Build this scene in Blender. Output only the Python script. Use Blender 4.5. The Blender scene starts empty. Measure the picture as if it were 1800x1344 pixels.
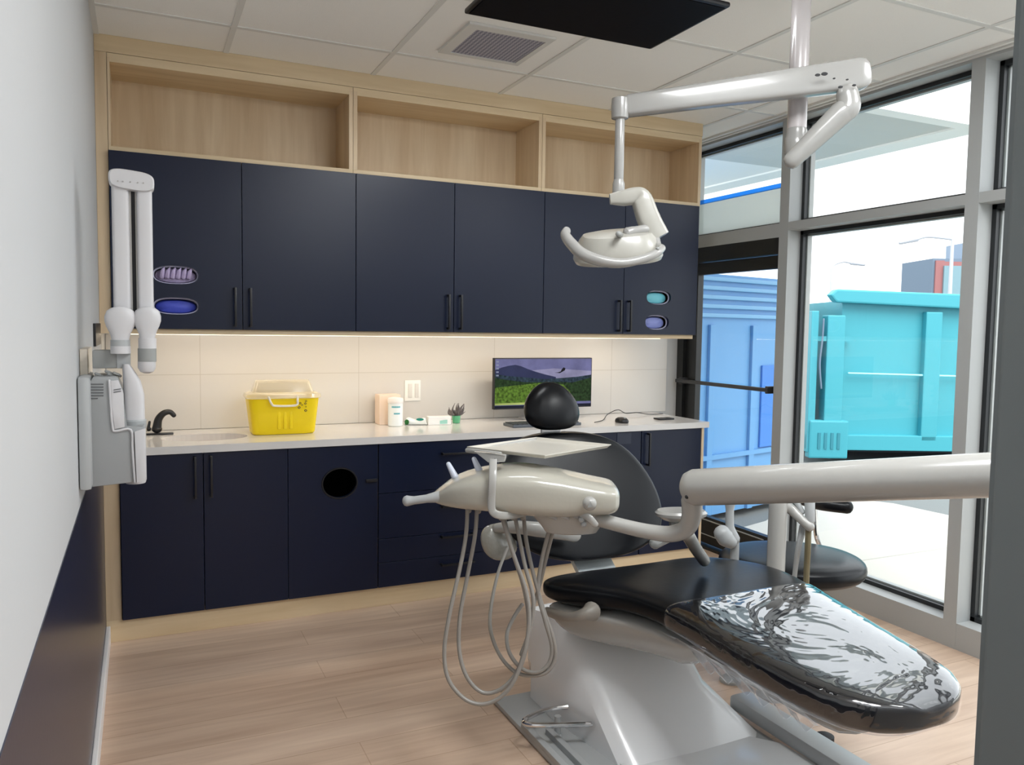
import bpy, bmesh, math, random
from mathutils import Vector, Matrix
random.seed(7)
sc = bpy.context.scene
col = sc.collection
pi = math.pi

# ---------------------------------------------------------------- camera
CAM = Vector((.1640, -4.0432, 1.48))
FPX = 1402.2
yaw, pit, rol = map(math.radians, (25.0244, -3.9077, .8138))
FW = Vector((math.sin(yaw)*math.cos(pit), math.cos(yaw)*math.cos(pit), math.sin(pit)))
RT = Vector((math.cos(yaw), -math.sin(yaw), 0.)); UP = RT.cross(FW)
RT, UP = math.cos(rol)*RT+math.sin(rol)*UP, -math.sin(rol)*RT+math.cos(rol)*UP
cd = bpy.data.cameras.new('camera'); cam = bpy.data.objects.new('camera', cd); col.objects.link(cam)
cd.sensor_fit = 'HORIZONTAL'; cd.sensor_width = 36; cd.lens = FPX/1800*36; cd.clip_start = .02
m = Matrix((RT, UP, -FW)).transposed().to_4x4(); m.translation = CAM
cam.matrix_world = m; sc.camera = cam

def at(px, py, **k):
    """world point seen at a pixel of the 1800x1344 photograph, on a plane x=, y=, z= or at depth d="""
    d = FW+RT*((px-900)/FPX)-UP*((py-672)/FPX)
    for a, i in (('x', 0), ('y', 1), ('z', 2)):
        if a in k: return CAM+d*((k[a]-CAM[i])/d[i])
    return CAM+d*k['d']

# ---------------------------------------------------------------- look
sc.view_settings.view_transform = 'Standard'; sc.view_settings.look = 'None'
sc.view_settings.gamma = 1; sc.view_settings.use_curve_mapping = False
sc.view_settings.exposure = 1.2
sc.cycles.use_denoising = True
sc.cycles.max_bounces = 10; sc.cycles.diffuse_bounces = 5; sc.cycles.glossy_bounces = 4
sc.cycles.transparent_max_bounces = 12; sc.cycles.sample_clamp_indirect = 6
sc.cycles.caustics_reflective = False; sc.cycles.caustics_refractive = False

world = bpy.data.worlds.new('overcast_sky'); sc.world = world; world.use_nodes = True
nt = world.node_tree; nt.nodes.clear()
wo = nt.nodes.new('ShaderNodeOutputWorld'); bg = nt.nodes.new('ShaderNodeBackground')
tc = nt.nodes.new('ShaderNodeTexCoord'); mp = nt.nodes.new('ShaderNodeMapping'); nz = nt.nodes.new('ShaderNodeTexNoise')
cr = nt.nodes.new('ShaderNodeValToRGB')
mp.inputs['Scale'].default_value = (1, 1, 4); nz.inputs['Scale'].default_value = 2.2; nz.inputs['Detail'].default_value = 5
cr.color_ramp.elements[0].position = .3; cr.color_ramp.elements[0].color = (.80, .82, .87, 1)
cr.color_ramp.elements[1].position = .7; cr.color_ramp.elements[1].color = (.95, .97, 1.0, 1)
L = nt.links.new
L(tc.outputs['Generated'], mp.inputs['Vector']); L(mp.outputs['Vector'], nz.inputs['Vector']); L(nz.outputs['Fac'], cr.inputs['Fac'])
L(cr.outputs['Color'], bg.inputs['Color']); bg.inputs['Strength'].default_value = 1.15; L(bg.outputs[0], wo.inputs[0])

sl = bpy.data.lights.new('hazy_sun', 'SUN'); sl.energy = 2.0; sl.angle = math.radians(50); sl.color = (1, .98, .95)
so = bpy.data.objects.new('hazy_sun', sl); col.objects.link(so); so.location = (6, -10, 12)
so.rotation_euler = Vector((.16, .50, -.85)).to_track_quat('-Z', 'Y').to_euler()

def area(name, loc, rot, sx, sy, power, color=(1, 1, 1), spread=pi):
    l = bpy.data.lights.new(name, 'AREA'); l.shape = 'RECTANGLE'; l.size = sx; l.size_y = sy; l.energy = power; l.color = color; l.spread = spread
    o = bpy.data.objects.new(name, l); o.location = loc; o.rotation_euler = rot; col.objects.link(o); return o
# suspended ceiling panels; all but the first are unseen, added for fill light (x0, y0, x1, y1)
PANELS = [(1.265, -1.79, 1.94, -1.095), (1.265, -3.23, 1.94, -2.54), (.56, -5.4, 1.24, -4.7), (1.265, -5.4, 1.94, -4.0), (2.67, -3.23, 3.29, -2.54)]
PW = [10, 13, 1.5, 5, 9]
for (a, b, c, d), w in zip(PANELS, PW):
    area('panel_light', ((a+c)/2, (b+d)/2, 2.725), (0, 0, 0), c-a-.06, d-b-.06, w, (.97, .99, 1))
# warm strip under the wall cabinets
area('strip_light', (1.68, .30, 1.424), (math.radians(30), 0, 0), 3.0, .03, 4.6, (1, .88, .73))

# ---------------------------------------------------------------- materials
MATS = {}
def mat(name, color, rough=.5, metal=0, spec=.5, coat=0, emis=None, estr=1, bump=None, sub=0, alpha=1):
    if name in MATS: return MATS[name]
    m = bpy.data.materials.new(name); m.use_nodes = True; MATS[name] = m
    b = m.node_tree.nodes['Principled BSDF']
    b.inputs['Base Color'].default_value = (*color, 1); b.inputs['Roughness'].default_value = rough
    b.inputs['Metallic'].default_value = metal; b.inputs['Specular IOR Level'].default_value = spec
    b.inputs['Coat Weight'].default_value = coat; b.inputs['Coat Roughness'].default_value = .08
    if emis: b.inputs['Emission Color'].default_value = (*emis, 1); b.inputs['Emission Strength'].default_value = estr
    n = m.node_tree.nodes; lk = m.node_tree.links.new
    if bump is None: bump = (60, .02)
    t = n.new('ShaderNodeTexCoord'); z = n.new('ShaderNodeTexNoise'); z.inputs['Scale'].default_value = bump[0]; z.inputs['Detail'].default_value = 4
    bp = n.new('ShaderNodeBump'); bp.inputs['Strength'].default_value = bump[1]; bp.inputs['Distance'].default_value = .01
    lk(t.outputs['Object'], z.inputs['Vector']); lk(z.outputs['Fac'], bp.inputs['Height']); lk(bp.outputs['Normal'], b.inputs['Normal'])
    return m
def srgb(r, g, b):
    f = lambda c: (c/255/12.92) if c/255 <= .04045 else ((c/255+.055)/1.055)**2.4
    return (f(r), f(g), f(b))

def wood(name, c1, c2, scale, axis_stretch, rough=.5, seam=None, coat=0):
    m = bpy.data.materials.new(name); m.use_nodes = True; MATS[name] = m
    n = m.node_tree.nodes; lk = m.node_tree.links.new; b = n['Principled BSDF']
    t = n.new('ShaderNodeTexCoord'); mp = n.new('ShaderNodeMapping'); mp.inputs['Scale'].default_value = axis_stretch
    z = n.new('ShaderNodeTexNoise'); z.inputs['Scale'].default_value = scale; z.inputs['Detail'].default_value = 8; z.inputs['Distortion'].default_value = .6
    z2 = n.new('ShaderNodeTexNoise'); z2.inputs['Scale'].default_value = scale*.28; z2.inputs['Detail'].default_value = 3
    mx = n.new('ShaderNodeMath'); mx.operation = 'MULTIPLY_ADD'; mx.inputs[1].default_value = .5
    r = n.new('ShaderNodeValToRGB'); r.color_ramp.elements[0].position = .33; r.color_ramp.elements[1].position = .68
    r.color_ramp.elements[0].color = (*c1, 1); r.color_ramp.elements[1].color = (*c2, 1)
    sc2 = n.new('ShaderNodeMath'); sc2.operation = 'MULTIPLY'; sc2.inputs[1].default_value = .5
    lk(t.outputs['Object'], mp.inputs['Vector']); lk(mp.outputs['Vector'], z.inputs['Vector']); lk(mp.outputs['Vector'], z2.inputs['Vector'])
    lk(z2.outputs['Fac'], sc2.inputs[0]); lk(z.outputs['Fac'], mx.inputs[0]); lk(sc2.outputs[0], mx.inputs[2]); lk(mx.outputs[0], r.inputs['Fac'])
    out = r.outputs['Color']
    if seam:
        bt = n.new('ShaderNodeTexBrick'); bt.inputs['Scale'].default_value = 1; bt.inputs['Brick Width'].default_value = seam[0]; bt.inputs['Row Height'].default_value = seam[1]
        bt.inputs['Mortar Size'].default_value = seam[2]; bt.inputs['Mortar Smooth'].default_value = .3; bt.offset = .37; bt.offset_frequency = 2
        bt.inputs['Color1'].default_value = (1, 1, 1, 1); bt.inputs['Color2'].default_value = (.90, .88, .86, 1); bt.inputs['Mortar'].default_value = (.72, .66, .6, 1)
        mm = n.new('ShaderNodeMix'); mm.data_type = 'RGBA'; mm.blend_type = 'MULTIPLY'; mm.inputs[0].default_value = 1
        lk(t.outputs['Object'], bt.inputs['Vector']); lk(out, mm.inputs[6]); lk(bt.outputs['Color'], mm.inputs[7]); out = mm.outputs[2]
    lk(out, b.inputs['Base Color']); b.inputs['Roughness'].default_value = rough; b.inputs['Coat Weight'].default_value = coat; b.inputs['Coat Roughness'].default_value = .3
    bp = n.new('ShaderNodeBump'); bp.inputs['Strength'].default_value = .04; lk(z.outputs['Fac'], bp.inputs['Height']); lk(bp.outputs['Normal'], b.inputs['Normal'])
    return m

M_white = mat('white_paint', srgb(194, 196, 198), .6, spec=.3)
M_ceil = mat('ceiling_tile', srgb(250, 249, 245), .85, spec=.2, bump=(300, .15))
M_grid = mat('ceiling_grid_metal', srgb(226, 226, 222), .55)
M_navywall = mat('navy_wall_paint', srgb(28, 33, 56), .28, spec=.6)
M_maple = wood('maple_laminate', srgb(196, 170, 136), srgb(222, 202, 170), 3.2, (7, 7, .55), .5)
M_mapleh = wood('maple_laminate_horizontal', srgb(204, 180, 142), srgb(226, 206, 172), 3.2, (.55, 7, 7), .5)
M_floor = wood('oak_plank_floor', srgb(190, 162, 141), srgb(224, 200, 178), 2.6, (.7, 9, 1), .42, seam=(1.35, .19, .0022), coat=.15)
M_navy = mat('navy_laminate', srgb(8, 20, 46), .33, spec=.36, bump=(400, .03))
M_black = mat('black_metal', (.008, .008, .01), .35)
M_blackmat = mat('black_matte', (.01, .01, .012), .6)
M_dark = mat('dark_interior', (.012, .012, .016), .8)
M_quartz = mat('white_quartz', srgb(218, 216, 214), .12, spec=.5)
M_alu = mat('painted_aluminium', srgb(170, 173, 173), .42)
M_plastic = mat('white_plastic', srgb(172, 171, 167), .22, spec=.5, coat=.3, bump=(8, .01))
M_plastic2 = mat('grey_white_plastic', srgb(172, 175, 176), .35, bump=(8, .01))
M_plgrey = mat('mid_grey_plastic', srgb(150, 152, 150), .4)
M_leather = mat('black_upholstery', (.0035, .0042, .006), .30, spec=.27, bump=(35, .035))
M_chrome = mat('chrome', (.75, .75, .76), .12, metal=1)
M_hose = mat('grey_rubber_hose', srgb(150, 146, 140), .4)
M_hosebr = mat('brown_rubber_hose', srgb(88, 58, 46), .4)
M_yellow = mat('yellow_plastic', srgb(248, 218, 12), .35)
M_clearlid = mat('cloudy_plastic', srgb(244, 238, 222), .3)
M_greyframe = mat('shaded_door_frame_grey', srgb(122, 130, 133), .55)  # grey chosen to hold the shade on the doorway jamb
M_gasket = mat('black_gasket', (.012, .014, .016), .4)
M_concrete = mat('concrete_pavement', srgb(190, 187, 179), .9, bump=(20, .2))
M_asphalt = mat('asphalt', srgb(118, 122, 122), .95, bump=(60, .5))
M_teal = mat('teal_paint', srgb(64, 158, 172), .45, bump=(6, .15))
M_teald = mat('dark_teal_paint', srgb(50, 130, 144), .5)
M_blue = mat('blue_paint', srgb(98, 155, 206), .45)
M_blued = mat('deep_blue_paint', srgb(62, 126, 206), .45)
M_red = mat('rust_paint', srgb(150, 100, 100), .7)
M_slate = mat('slate_paint', srgb(104, 122, 140), .7)

def glass_mat(name, tint, gloss=.06, rough=.0, body=None, bodyfac=0, bump=None, layers=1):
    m = bpy.data.materials.new(name); m.use_nodes = True; n = m.node_tree.nodes; lk = m.node_tree.links.new; n.clear(); MATS[name] = m
    o = n.new('ShaderNodeOutputMaterial'); tr = n.new('ShaderNodeBsdfTransparent'); tr.inputs[0].default_value = (*tint, 1)
    g = n.new('ShaderNodeBsdfGlossy'); g.inputs['Roughness'].default_value = rough; g.inputs[0].default_value = (1, 1, 1, 1)
    fr = n.new('ShaderNodeFresnel'); fr.inputs['IOR'].default_value = 1.45
    ad = n.new('ShaderNodeMath'); ad.operation = 'MULTIPLY_ADD'; ad.inputs[1].default_value = layers; ad.inputs[2].default_value = gloss; ad.use_clamp = True
    ge = n.new('ShaderNodeNewGeometry'); iv = n.new('ShaderNodeMath'); iv.operation = 'SUBTRACT'; iv.inputs[0].default_value = 1; ml = n.new('ShaderNodeMath'); ml.operation = 'MULTIPLY'
    lk(ge.outputs['Backfacing'], iv.inputs[1]); lk(ad.outputs[0], ml.inputs[0]); lk(iv.outputs[0], ml.inputs[1])
    mx = n.new('ShaderNodeMixShader'); lk(fr.outputs[0], ad.inputs[0]); lk(ml.outputs[0], mx.inputs[0])
    base = tr.outputs[0]
    if body:
        df = n.new('ShaderNodeBsdfDiffuse'); df.inputs[0].default_value = (*body, 1); tl = n.new('ShaderNodeBsdfTranslucent'); tl.inputs[0].default_value = (*body, 1)
        m2 = n.new('ShaderNodeMixShader'); m2.inputs[0].default_value = .6; lk(df.outputs[0], m2.inputs[1]); lk(tl.outputs[0], m2.inputs[2])
        m1 = n.new('ShaderNodeMixShader'); m1.inputs[0].default_value = bodyfac; lk(tr.outputs[0], m1.inputs[1]); lk(m2.outputs[0], m1.inputs[2]); base = m1.outputs[0]
    if bump:
        t = n.new('ShaderNodeTexCoord'); z = n.new('ShaderNodeTexNoise'); z.inputs['Scale'].default_value = bump[0]; z.inputs['Detail'].default_value = 3; z.inputs['Distortion'].default_value = 1.5
        bp = n.new('ShaderNodeBump'); bp.inputs['Strength'].default_value = bump[1]; bp.inputs['Distance'].default_value = bump[2]
        lk(t.outputs['Object'], z.inputs['Vector']); lk(z.outputs['Fac'], bp.inputs['Height']); lk(bp.outputs['Normal'], g.inputs['Normal'])
    lk(base, mx.inputs[1]); lk(g.outputs[0], mx.inputs[2]); lk(mx.outputs[0], o.inputs[0])
    return m
M_glass = glass_mat('window_glass', (.97, .985, .98), .0)
M_film = glass_mat('white_window_film', (.95, .97, .96), .0, body=(.75, .78, .75), bodyfac=.75)
M_wrap = glass_mat('clear_plastic_wrap', (.90, .90, .92), .01, .03, bump=(2.6, .55, .03), layers=1.9)
M_lid = glass_mat('cloudy_clear_lid', (.98, .97, .92), .03, .1, body=(.9, .87, .78), bodyfac=.7)

# ---------------------------------------------------------------- mesh helpers
def link(name, me, m, parent=None, smooth=30):
    o = bpy.data.objects.new(name, me); col.objects.link(o)
    for mm in (m if isinstance(m, (list, tuple)) else [m]): me.materials.append(mm)
    if parent: o.parent = parent
    return o
def obj(name, bm, m, parent=None, smooth=True, loc=None):
    """link a bmesh (in world coordinates) as one object whose parent carries an offset"""
    bmesh.ops.recalc_face_normals(bm, faces=bm.faces[:])
    off = Vector((0, 0, 0))
    p = parent
    while p: off += p.location; p = p.parent
    if loc is not None: loc = Vector(loc); bmesh.ops.translate(bm, verts=bm.verts[:], vec=-loc); 
    me = bpy.data.meshes.new(name)
    if smooth:
        for f in bm.faces: f.smooth = True
        for e in bm.edges:
            if len(e.link_faces) == 2 and e.calc_face_angle(0) > .6: e.smooth = False
    bm.to_mesh(me); bm.free()
    o = link(name, me, m, parent)
    o.location = (loc if loc is not None else Vector((0, 0, 0)))-off
    return o
def thing(name, label, cat, loc=(0, 0, 0), group=None):
    o = bpy.data.objects.new(name, None); col.objects.link(o); o.location = loc; o.empty_display_size = .1
    return tag(o, label, cat, group)
def tag(o, label, cat, group=None, kind=None):
    o['label'] = label; o['category'] = cat
    if group: o['group'] = group
    if kind: o['kind'] = kind
    return o
def struct(name, bm, m, parent=None, smooth=True):
    o = obj(name, bm, m, parent, smooth)
    if parent is None: o['kind'] = 'structure'
    return o
def box(bm, x0, y0, z0, x1, y1, z1, bev=0, seg=2, M=None, mi=0):
    g = bmesh.ops.create_cube(bm, size=1)
    vs = g['verts']
    for v in vs: v.co = Vector(((x0+x1)/2+v.co.x*(x1-x0), (y0+y1)/2+v.co.y*(y1-y0), (z0+z1)/2+v.co.z*(z1-z0)))
    if bev:
        es = list({e for v in vs for e in v.link_edges})
        r = bmesh.ops.bevel(bm, geom=es, offset=bev, segments=seg, profile=.6, affect='EDGES'); vs = list({v for f in r['faces'] for v in f.verts} | {v for v in vs if v.is_valid})
    if mi:
        for f in {f for v in vs for f in v.link_faces}: f.material_index = mi
    if M is not None: bmesh.ops.transform(bm, matrix=M, verts=vs)
    return vs
def B(*a, **k):
    bm = bmesh.new(); box(bm, *a, **k); return bm
def ring_loft(bm, rings, closed_ends=True, loop=False):
    R = [[bm.verts.new(p) for p in r] for r in rings]; n = len(R[0])
    for i in range(len(R)-(0 if loop else 1)):
        a, b = R[i], R[(i+1) % len(R)]
        for j in range(n): bm.faces.new((a[j], a[(j+1) % n], b[(j+1) % n], b[j]))
    if closed_ends and not loop:
        bm.faces.new(R[0][::-1]); bm.faces.new(R[-1])
def catmull(pts, k=8):
    P = [Vector(p) for p in pts]; out = []
    for i in range(len(P)-1):
        p0 = P[i-1] if i else P[0]*2-P[1]; p1 = P[i]; p2 = P[i+1]; p3 = P[i+2] if i+2 < len(P) else P[-1]*2-P[-2]
        for j in range(k):
            t = j/k
            out.append(.5*((2*p1)+(p2-p0)*t+(2*p0-5*p1+4*p2-p3)*t*t+(3*p1-p0-3*p2+p3)*t**3))
    out.append(P[-1]); return out
def tube(bm, pts, r, n=14, k=8, smooth=True, cap=True, flat=None):
    """tube along a curve; r a number or list per control point; round end caps; flat=(dir, scale) squashes along dir"""
    if not isinstance(r, (list, tuple)): r = [r]*len(pts)
    if smooth and len(pts) > 2:
        P = catmull(pts, k); rr = [r[min(int(i/k), len(r)-1)]*(1-(i/k) % 1)+r[min(int(i/k)+1, len(r)-1)]*((i/k) % 1) for i in range(len(P))]
    else: P = [Vector(p) for p in pts]; rr = list(r)
    if cap:
        d0 = (P[0]-P[1]).normalized(); d1 = (P[-1]-P[-2]).normalized(); a, b = P[0], P[-1]; ra, rb = rr[0], rr[-1]
        pre = [a+d0*ra*math.sin(t)*.8 for t in (1.45, 1.1, .6)]; prr = [ra*math.cos(t) for t in (1.45, 1.1, .6)]
        post = [b+d1*rb*math.sin(t)*.8 for t in (.6, 1.1, 1.45)]; por = [rb*math.cos(t) for t in (.6, 1.1, 1.45)]
        P = pre+P+post; rr = prr+rr+por
    T = (P[1]-P[0]).normalized(); N = T.orthogonal().normalized(); rings = []
    for i, p in enumerate(P):
        t = (P[min(i+1, len(P)-1)]-P[max(i-1, 0)])
        if t.length < 1e-9: t = T
        t.normalize(); q = T.rotation_difference(t); N = (q @ N); N = (N-t*N.dot(t)).normalized(); T = t; Bn = t.cross(N)
        ring = [p+(N*math.cos(2*pi*j/n)+Bn*math.sin(2*pi*j/n))*rr[i] for j in range(n)]
        if flat:
            f = Vector(flat[0]).normalized(); ring = [v-f*((v-p).dot(f))*(1-flat[1]) for v in ring]
        rings.append(ring)
    ring_loft(bm, rings)
def TB(*a, **k):
    bm = bmesh.new(); tube(bm, *a, **k); return bm
def lathe(bm, prof, c=(0, 0, 0), n=32, M=None):
    """prof: list of (r, z)"""
    c = Vector(c); rings = []
    for r, z in prof: rings.append([Vector((max(r, 1e-4)*math.cos(2*pi*j/n), max(r, 1e-4)*math.sin(2*pi*j/n), z)) for j in range(n)])
    if M is not None: rings = [[M @ v for v in r] for r in rings]
    ring_loft(bm, [[v+c for v in r] for r in rings])
def LB(*a, **k):
    bm = bmesh.new(); lathe(bm, *a, **k); return bm
def super_ring(c, ax, ay, rx, ry, e=2.5, n=32):
    c = Vector(c); ax = Vector(ax); ay = Vector(ay); out = []
    for j in range(n):
        t = 2*pi*j/n; cx, sx = math.cos(t), math.sin(t)
        out.append(c+ax*rx*math.copysign(abs(cx)**(2/e), cx)+ay*ry*math.copysign(abs(sx)**(2/e), sx))
    return out
def slab_holes(bm, u, v, w, outer, holes, t):
    """plate: outer rectangle (u0,v0,u1,v1) and holes (list of point lists) in the u,v axes at origin w, thickness vector t"""
    bm2 = bmesh.new()
    loops = [[(outer[0], outer[1]), (outer[2], outer[1]), (outer[2], outer[3]), (outer[0], outer[3])]]+holes
    es = []
    for lp in loops:
        vs = [bm2.verts.new(Vector(w)+Vector(u)*a+Vector(v)*b) for a, b in lp]
        es += [bm2.edges.new((vs[i], vs[(i+1) % len(vs)])) for i in range(len(vs))]
    bmesh.ops.triangle_fill(bm2, edges=es, use_beauty=True, use_dissolve=False)
    r = bmesh.ops.extrude_face_region(bm2, geom=bm2.faces[:])
    bmesh.ops.translate(bm2, verts=[g for g in r['geom'] if isinstance(g, bmesh.types.BMVert)], vec=Vector(t))
    me = bpy.data.meshes.new('tmp'); bm2.to_mesh(me); bm2.free(); bm.from_mesh(me); bpy.data.meshes.remove(me)
def ellipse(cx, cy, rx, ry, n=40, e=2): return [(p.x, p.y) for p in super_ring((cx, cy, 0), (1, 0, 0), (0, 1, 0), rx, ry, e, n)]
def prism(bm, pts, t, bev=0):
    """extrude a planar polygon by vector t"""
    a = [bm.verts.new(p) for p in pts]; b = [bm.verts.new(Vector(p)+Vector(t)) for p in pts]; n = len(a)
    bm.faces.new(a); bm.faces.new(b[::-1])
    for i in range(n): bm.faces.new((a[i], a[(i+1) % n], b[(i+1) % n], b[i]))
    if bev: bmesh.ops.bevel(bm, geom=list({e for v in a+b for e in v.link_edges}), offset=bev, segments=2, profile=.6, affect='EDGES')
def PB(*a, **k):
    bm = bmesh.new(); prism(bm, *a, **k); return bm
def copy_tree(o, parent=None):
    c = o.copy(); col.objects.link(c); c.parent = parent
    for ch in list(o.children): copy_tree(ch, c)
    return c

# ================================================================ ROOM
H = 2.747; W = 3.62; YB = .60; YN = -6.0
struct('floor', B(-.15, YN-.1, -.1, W+.15, YB+.15, 0), M_floor, smooth=False)
bm = bmesh.new(); box(bm, -.15, YN-.1, H, W+.2, YB+.15, H+.1)
ceiling = struct('ceiling', bm, M_ceil, smooth=False)
bm = bmesh.new()
for k in range(-1, 5):
    x = .55+.702*k
    if 0 < x < W: box(bm, x-.012, YN, H-.004, x+.012, YB, H+.001)
for k in range(-1, 8):
    y = -.362-.722*k
    if y < YB: box(bm, 0, y-.012, H-.0042, W, y+.012, H+.001)
box(bm, 0, YN, H-.0045, .022, YB, H+.001); box(bm, W-.05, YN, H-.012, W-.03, YB, H+.001); box(bm, W-.022, YN, H-.018, W, YB, H+.001)
obj('ceiling_grid', bm, M_grid, ceiling, smooth=False)
# left wall with a navy wainscot
wl = struct('wall_left', B(-.12, YN-.1, 0, 0, YB+.1, H), M_white, smooth=False)
obj('wainscot', B(0, YN, .0, .002, 0, .95), M_navywall, wl, smooth=False)['label'] = 'navy painted lower part of the wall'
struct('wall_back', B(-.12, YB, 0, W+.12, YB+.12, H), M_white, smooth=False)
struct('baseboard_left', B(.002, YN, 0, .020, -.001, .08, bev=.004), mat('white_trim', srgb(244, 242, 242), .4), smooth=False)
bm = bmesh.new(); box(bm, -.12, YN-.1, 0, W+.12, YN, .12); box(bm, -.12, YN-.1, H-.12, W+.12, YN, H); box(bm, -.12, YN-.09, .12, 1.1, YN-.01, H-.12)
for x in (-.12, 1.1, 2.35, W-.02): box(bm, x, YN-.1, .12, x+.08, YN, H-.12)
struct('wall_rear_unseen', bm, M_alu, smooth=False)  # unseen; openings added behind the camera to bring in daylight
# partition between the camera's doorway and the room: its jamb is the dark strip on the right, shade mixed into the grey
wp = struct('wall_front', B(1.29, -3.52, 0, W, -3.40, H), M_white, smooth=False)
bm = bmesh.new()
def jamb():
    b = bmesh.new()
    box(b, 1.172, -3.545, 0, 1.30, -3.375, H, bev=.004); box(b, 1.19, -3.36, 0, 1.22, -3.375, H, bev=.002); box(b, 1.225, -3.56, 0, 1.34, -3.52, H, bev=.003)
    return b
struct('trim_1', jamb(), M_greyframe, smooth=False)
bm = bmesh.new(); box(bm, W, YN, 0, W+.12, -3.401, .12); box(bm, W, YN, H-.10, W+.12, -3.401, H)
for y in (YN, -4.75): box(bm, W, y, .12, W+.12, y+.08, H-.10)
box(bm, W+.01, YN, .12, W+.11, -4.2, H-.10)
struct('wall_right_unseen', bm, M_alu, smooth=False)  # unseen corridor side, left partly open to add daylight
# ---- glazed wall
def panes(name, y0, y1, z0, z1, gx=W+.11, extra=None):
    t = None
    return t
GX = W+.105
bm = bmesh.new()
FRY = [(-3.40, -3.35), (-1.612, -1.545), (-.438, -.365)]
wr = bmesh.new()
e_ = .0012
for a, b in FRY: box(wr, W, a, .0, GX+.06, b, H)
box(wr, W+e_, -3.398, 0, GX+.058, -.367, .125)
box(wr, W+e_, -3.398, 2.075, GX+.058, -.367, 2.123); box(wr, W+e_, -3.398, 2.715, GX+.058, YB-.002, H-.001)
box(wr, W+e_, -.367, 2.041, GX+.058, YB-.002, 2.123); box(wr, W, YB-.02, 2.045, GX+.06, YB, H-.002)
struct('trim_2', wr, M_alu, smooth=False)
def window(n, y0, y1, z0, z1):
    bm = bmesh.new(); g = .022
    for a in ((y0, z0, y1, z0+g), (y0, z1-g, y1, z1), (y0, z0, y0+g, z1), (y1-g, z0, y1, z1)): box(bm, GX-.008, a[0], a[1], GX+.02, a[2], a[3])
    w = struct('window_%d' % n, bm, M_gasket, smooth=False)
    b2 = bmesh.new(); h = .03
    for a in ((y0, z0, y1, z0+h), (y0, z1-h, y1, z1), (y0, z0, y0+h, z1), (y1-h, z0, y1, z1)): box(b2, GX+.022, a[0], a[1], GX+.055, a[2], a[3])
    obj('outer_frame', b2, M_alu, w, smooth=False)
    obj('pane', B(GX+.008, y0+.005, z0+.005, GX+.014, y1-.005, z1-.005), M_glass, w, smooth=False)
    return w
window(1, -1.545, -.438, .125, 2.075); window(2, -1.545, -.438, 2.123, 2.715)
window(3, -3.35, -1.612, .125, 2.075); window(4, -3.35, -1.612, 2.123, 2.715)
w5 = window(5, -.365, YB-.02, 2.123, 2.715)
# film and blue tape on the pane over the door
obj('window_film', B(GX+.002, -.345, 2.145, GX+.006, YB-.045, 2.36), M_film, w5, smooth=False)['label'] = 'white film below the blue tape'
obj('painters_tape', B(GX-.001, -.345, 2.355, GX+.0015, YB-.045, 2.385), glass_mat('blue_tape', (.15, .5, .95), .0, .3, body=(.10, .45, .85), bodyfac=.45), w5, smooth=False)['label'] = 'strip of blue tape'
# ---- glass exit door
d1 = bmesh.new()
DY0, DY1 = -.365, YB
box(d1, W+.001, DY0, 1.945, GX+.05, DY1-.001, 2.04); box(d1, W+.002, .53, 0, GX+.049, DY1-.002, 1.946)
box(d1, W+.03, .42, .03, W+.075, .528, 1.94); box(d1, W+.03, DY0, .03, W+.075, -.335, 1.94)
box(d1, W+.031, DY0+.001, .031, W+.074, .421, .215); box(d1, W+.031, DY0+.001, 1.86, W+.074, .421, 1.939); box(d1, W+.0, DY0, 0, GX+.05, DY1, .02)
dr = struct('door_1', d1, mat('black_door_frame', (.012, .013, .014), .35), smooth=False)
obj('pane', B(W+.05, -.335, .215, W+.055, .42, 1.86), M_glass, dr, smooth=False)
bm = bmesh.new(); box(bm, W-.035, -.345, 1.115, W-.012, .565, 1.14, bev=.006); box(bm, W-.03, -.345, 1.105, W+.04, -.325, 1.15, bev=.004); box(bm, W-.03, .50, 1.105, W+.04, .53, 1.15, bev=.004)
obj('push_bar', bm, mat('dark_bronze', (.03, .03, .033), .3), dr, smooth=False)
bm = bmesh.new(); box(bm, W+.022, -.3, .09, W+.03, .4, .094); box(bm, W+.022, -.3, .19, W+.03, .4, .196)
obj('kick_rail', bm, M_alu, dr, smooth=False)

# ---- suspended ceiling fittings
for i, (a, b, c, d) in enumerate(PANELS):
    lab = ['square white ceiling light panel above the black screen', 'added unseen square ceiling light panel near the doorway partition', 'added unseen square ceiling light panel of the corridor, nearer the left wall',
           'added unseen long ceiling light panel in the corridor', 'added unseen square ceiling light panel near the glazed wall'][i]
    t = thing('ceiling_light', lab, 'light', ((a+c)/2, (b+d)/2, H), group='ceiling light panels')
    bm = bmesh.new()
    for q in ((a, b, c, b+.025), (a, d-.025, c, d), (a, b, a+.025, d), (c-.025, b, c, d)): box(bm, q[0], q[1], H-.012, q[2], q[3], H-.004)
    obj('frame', bm, M_grid, t, smooth=False)
    obj('diffuser', B(a+.025, b+.025, H-.008, c-.025, d-.025, H-.005), mat('lit_diffuser', (1, 1, 1), .5, emis=(.97, .99, 1), estr=1.6), t, smooth=False)
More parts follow.
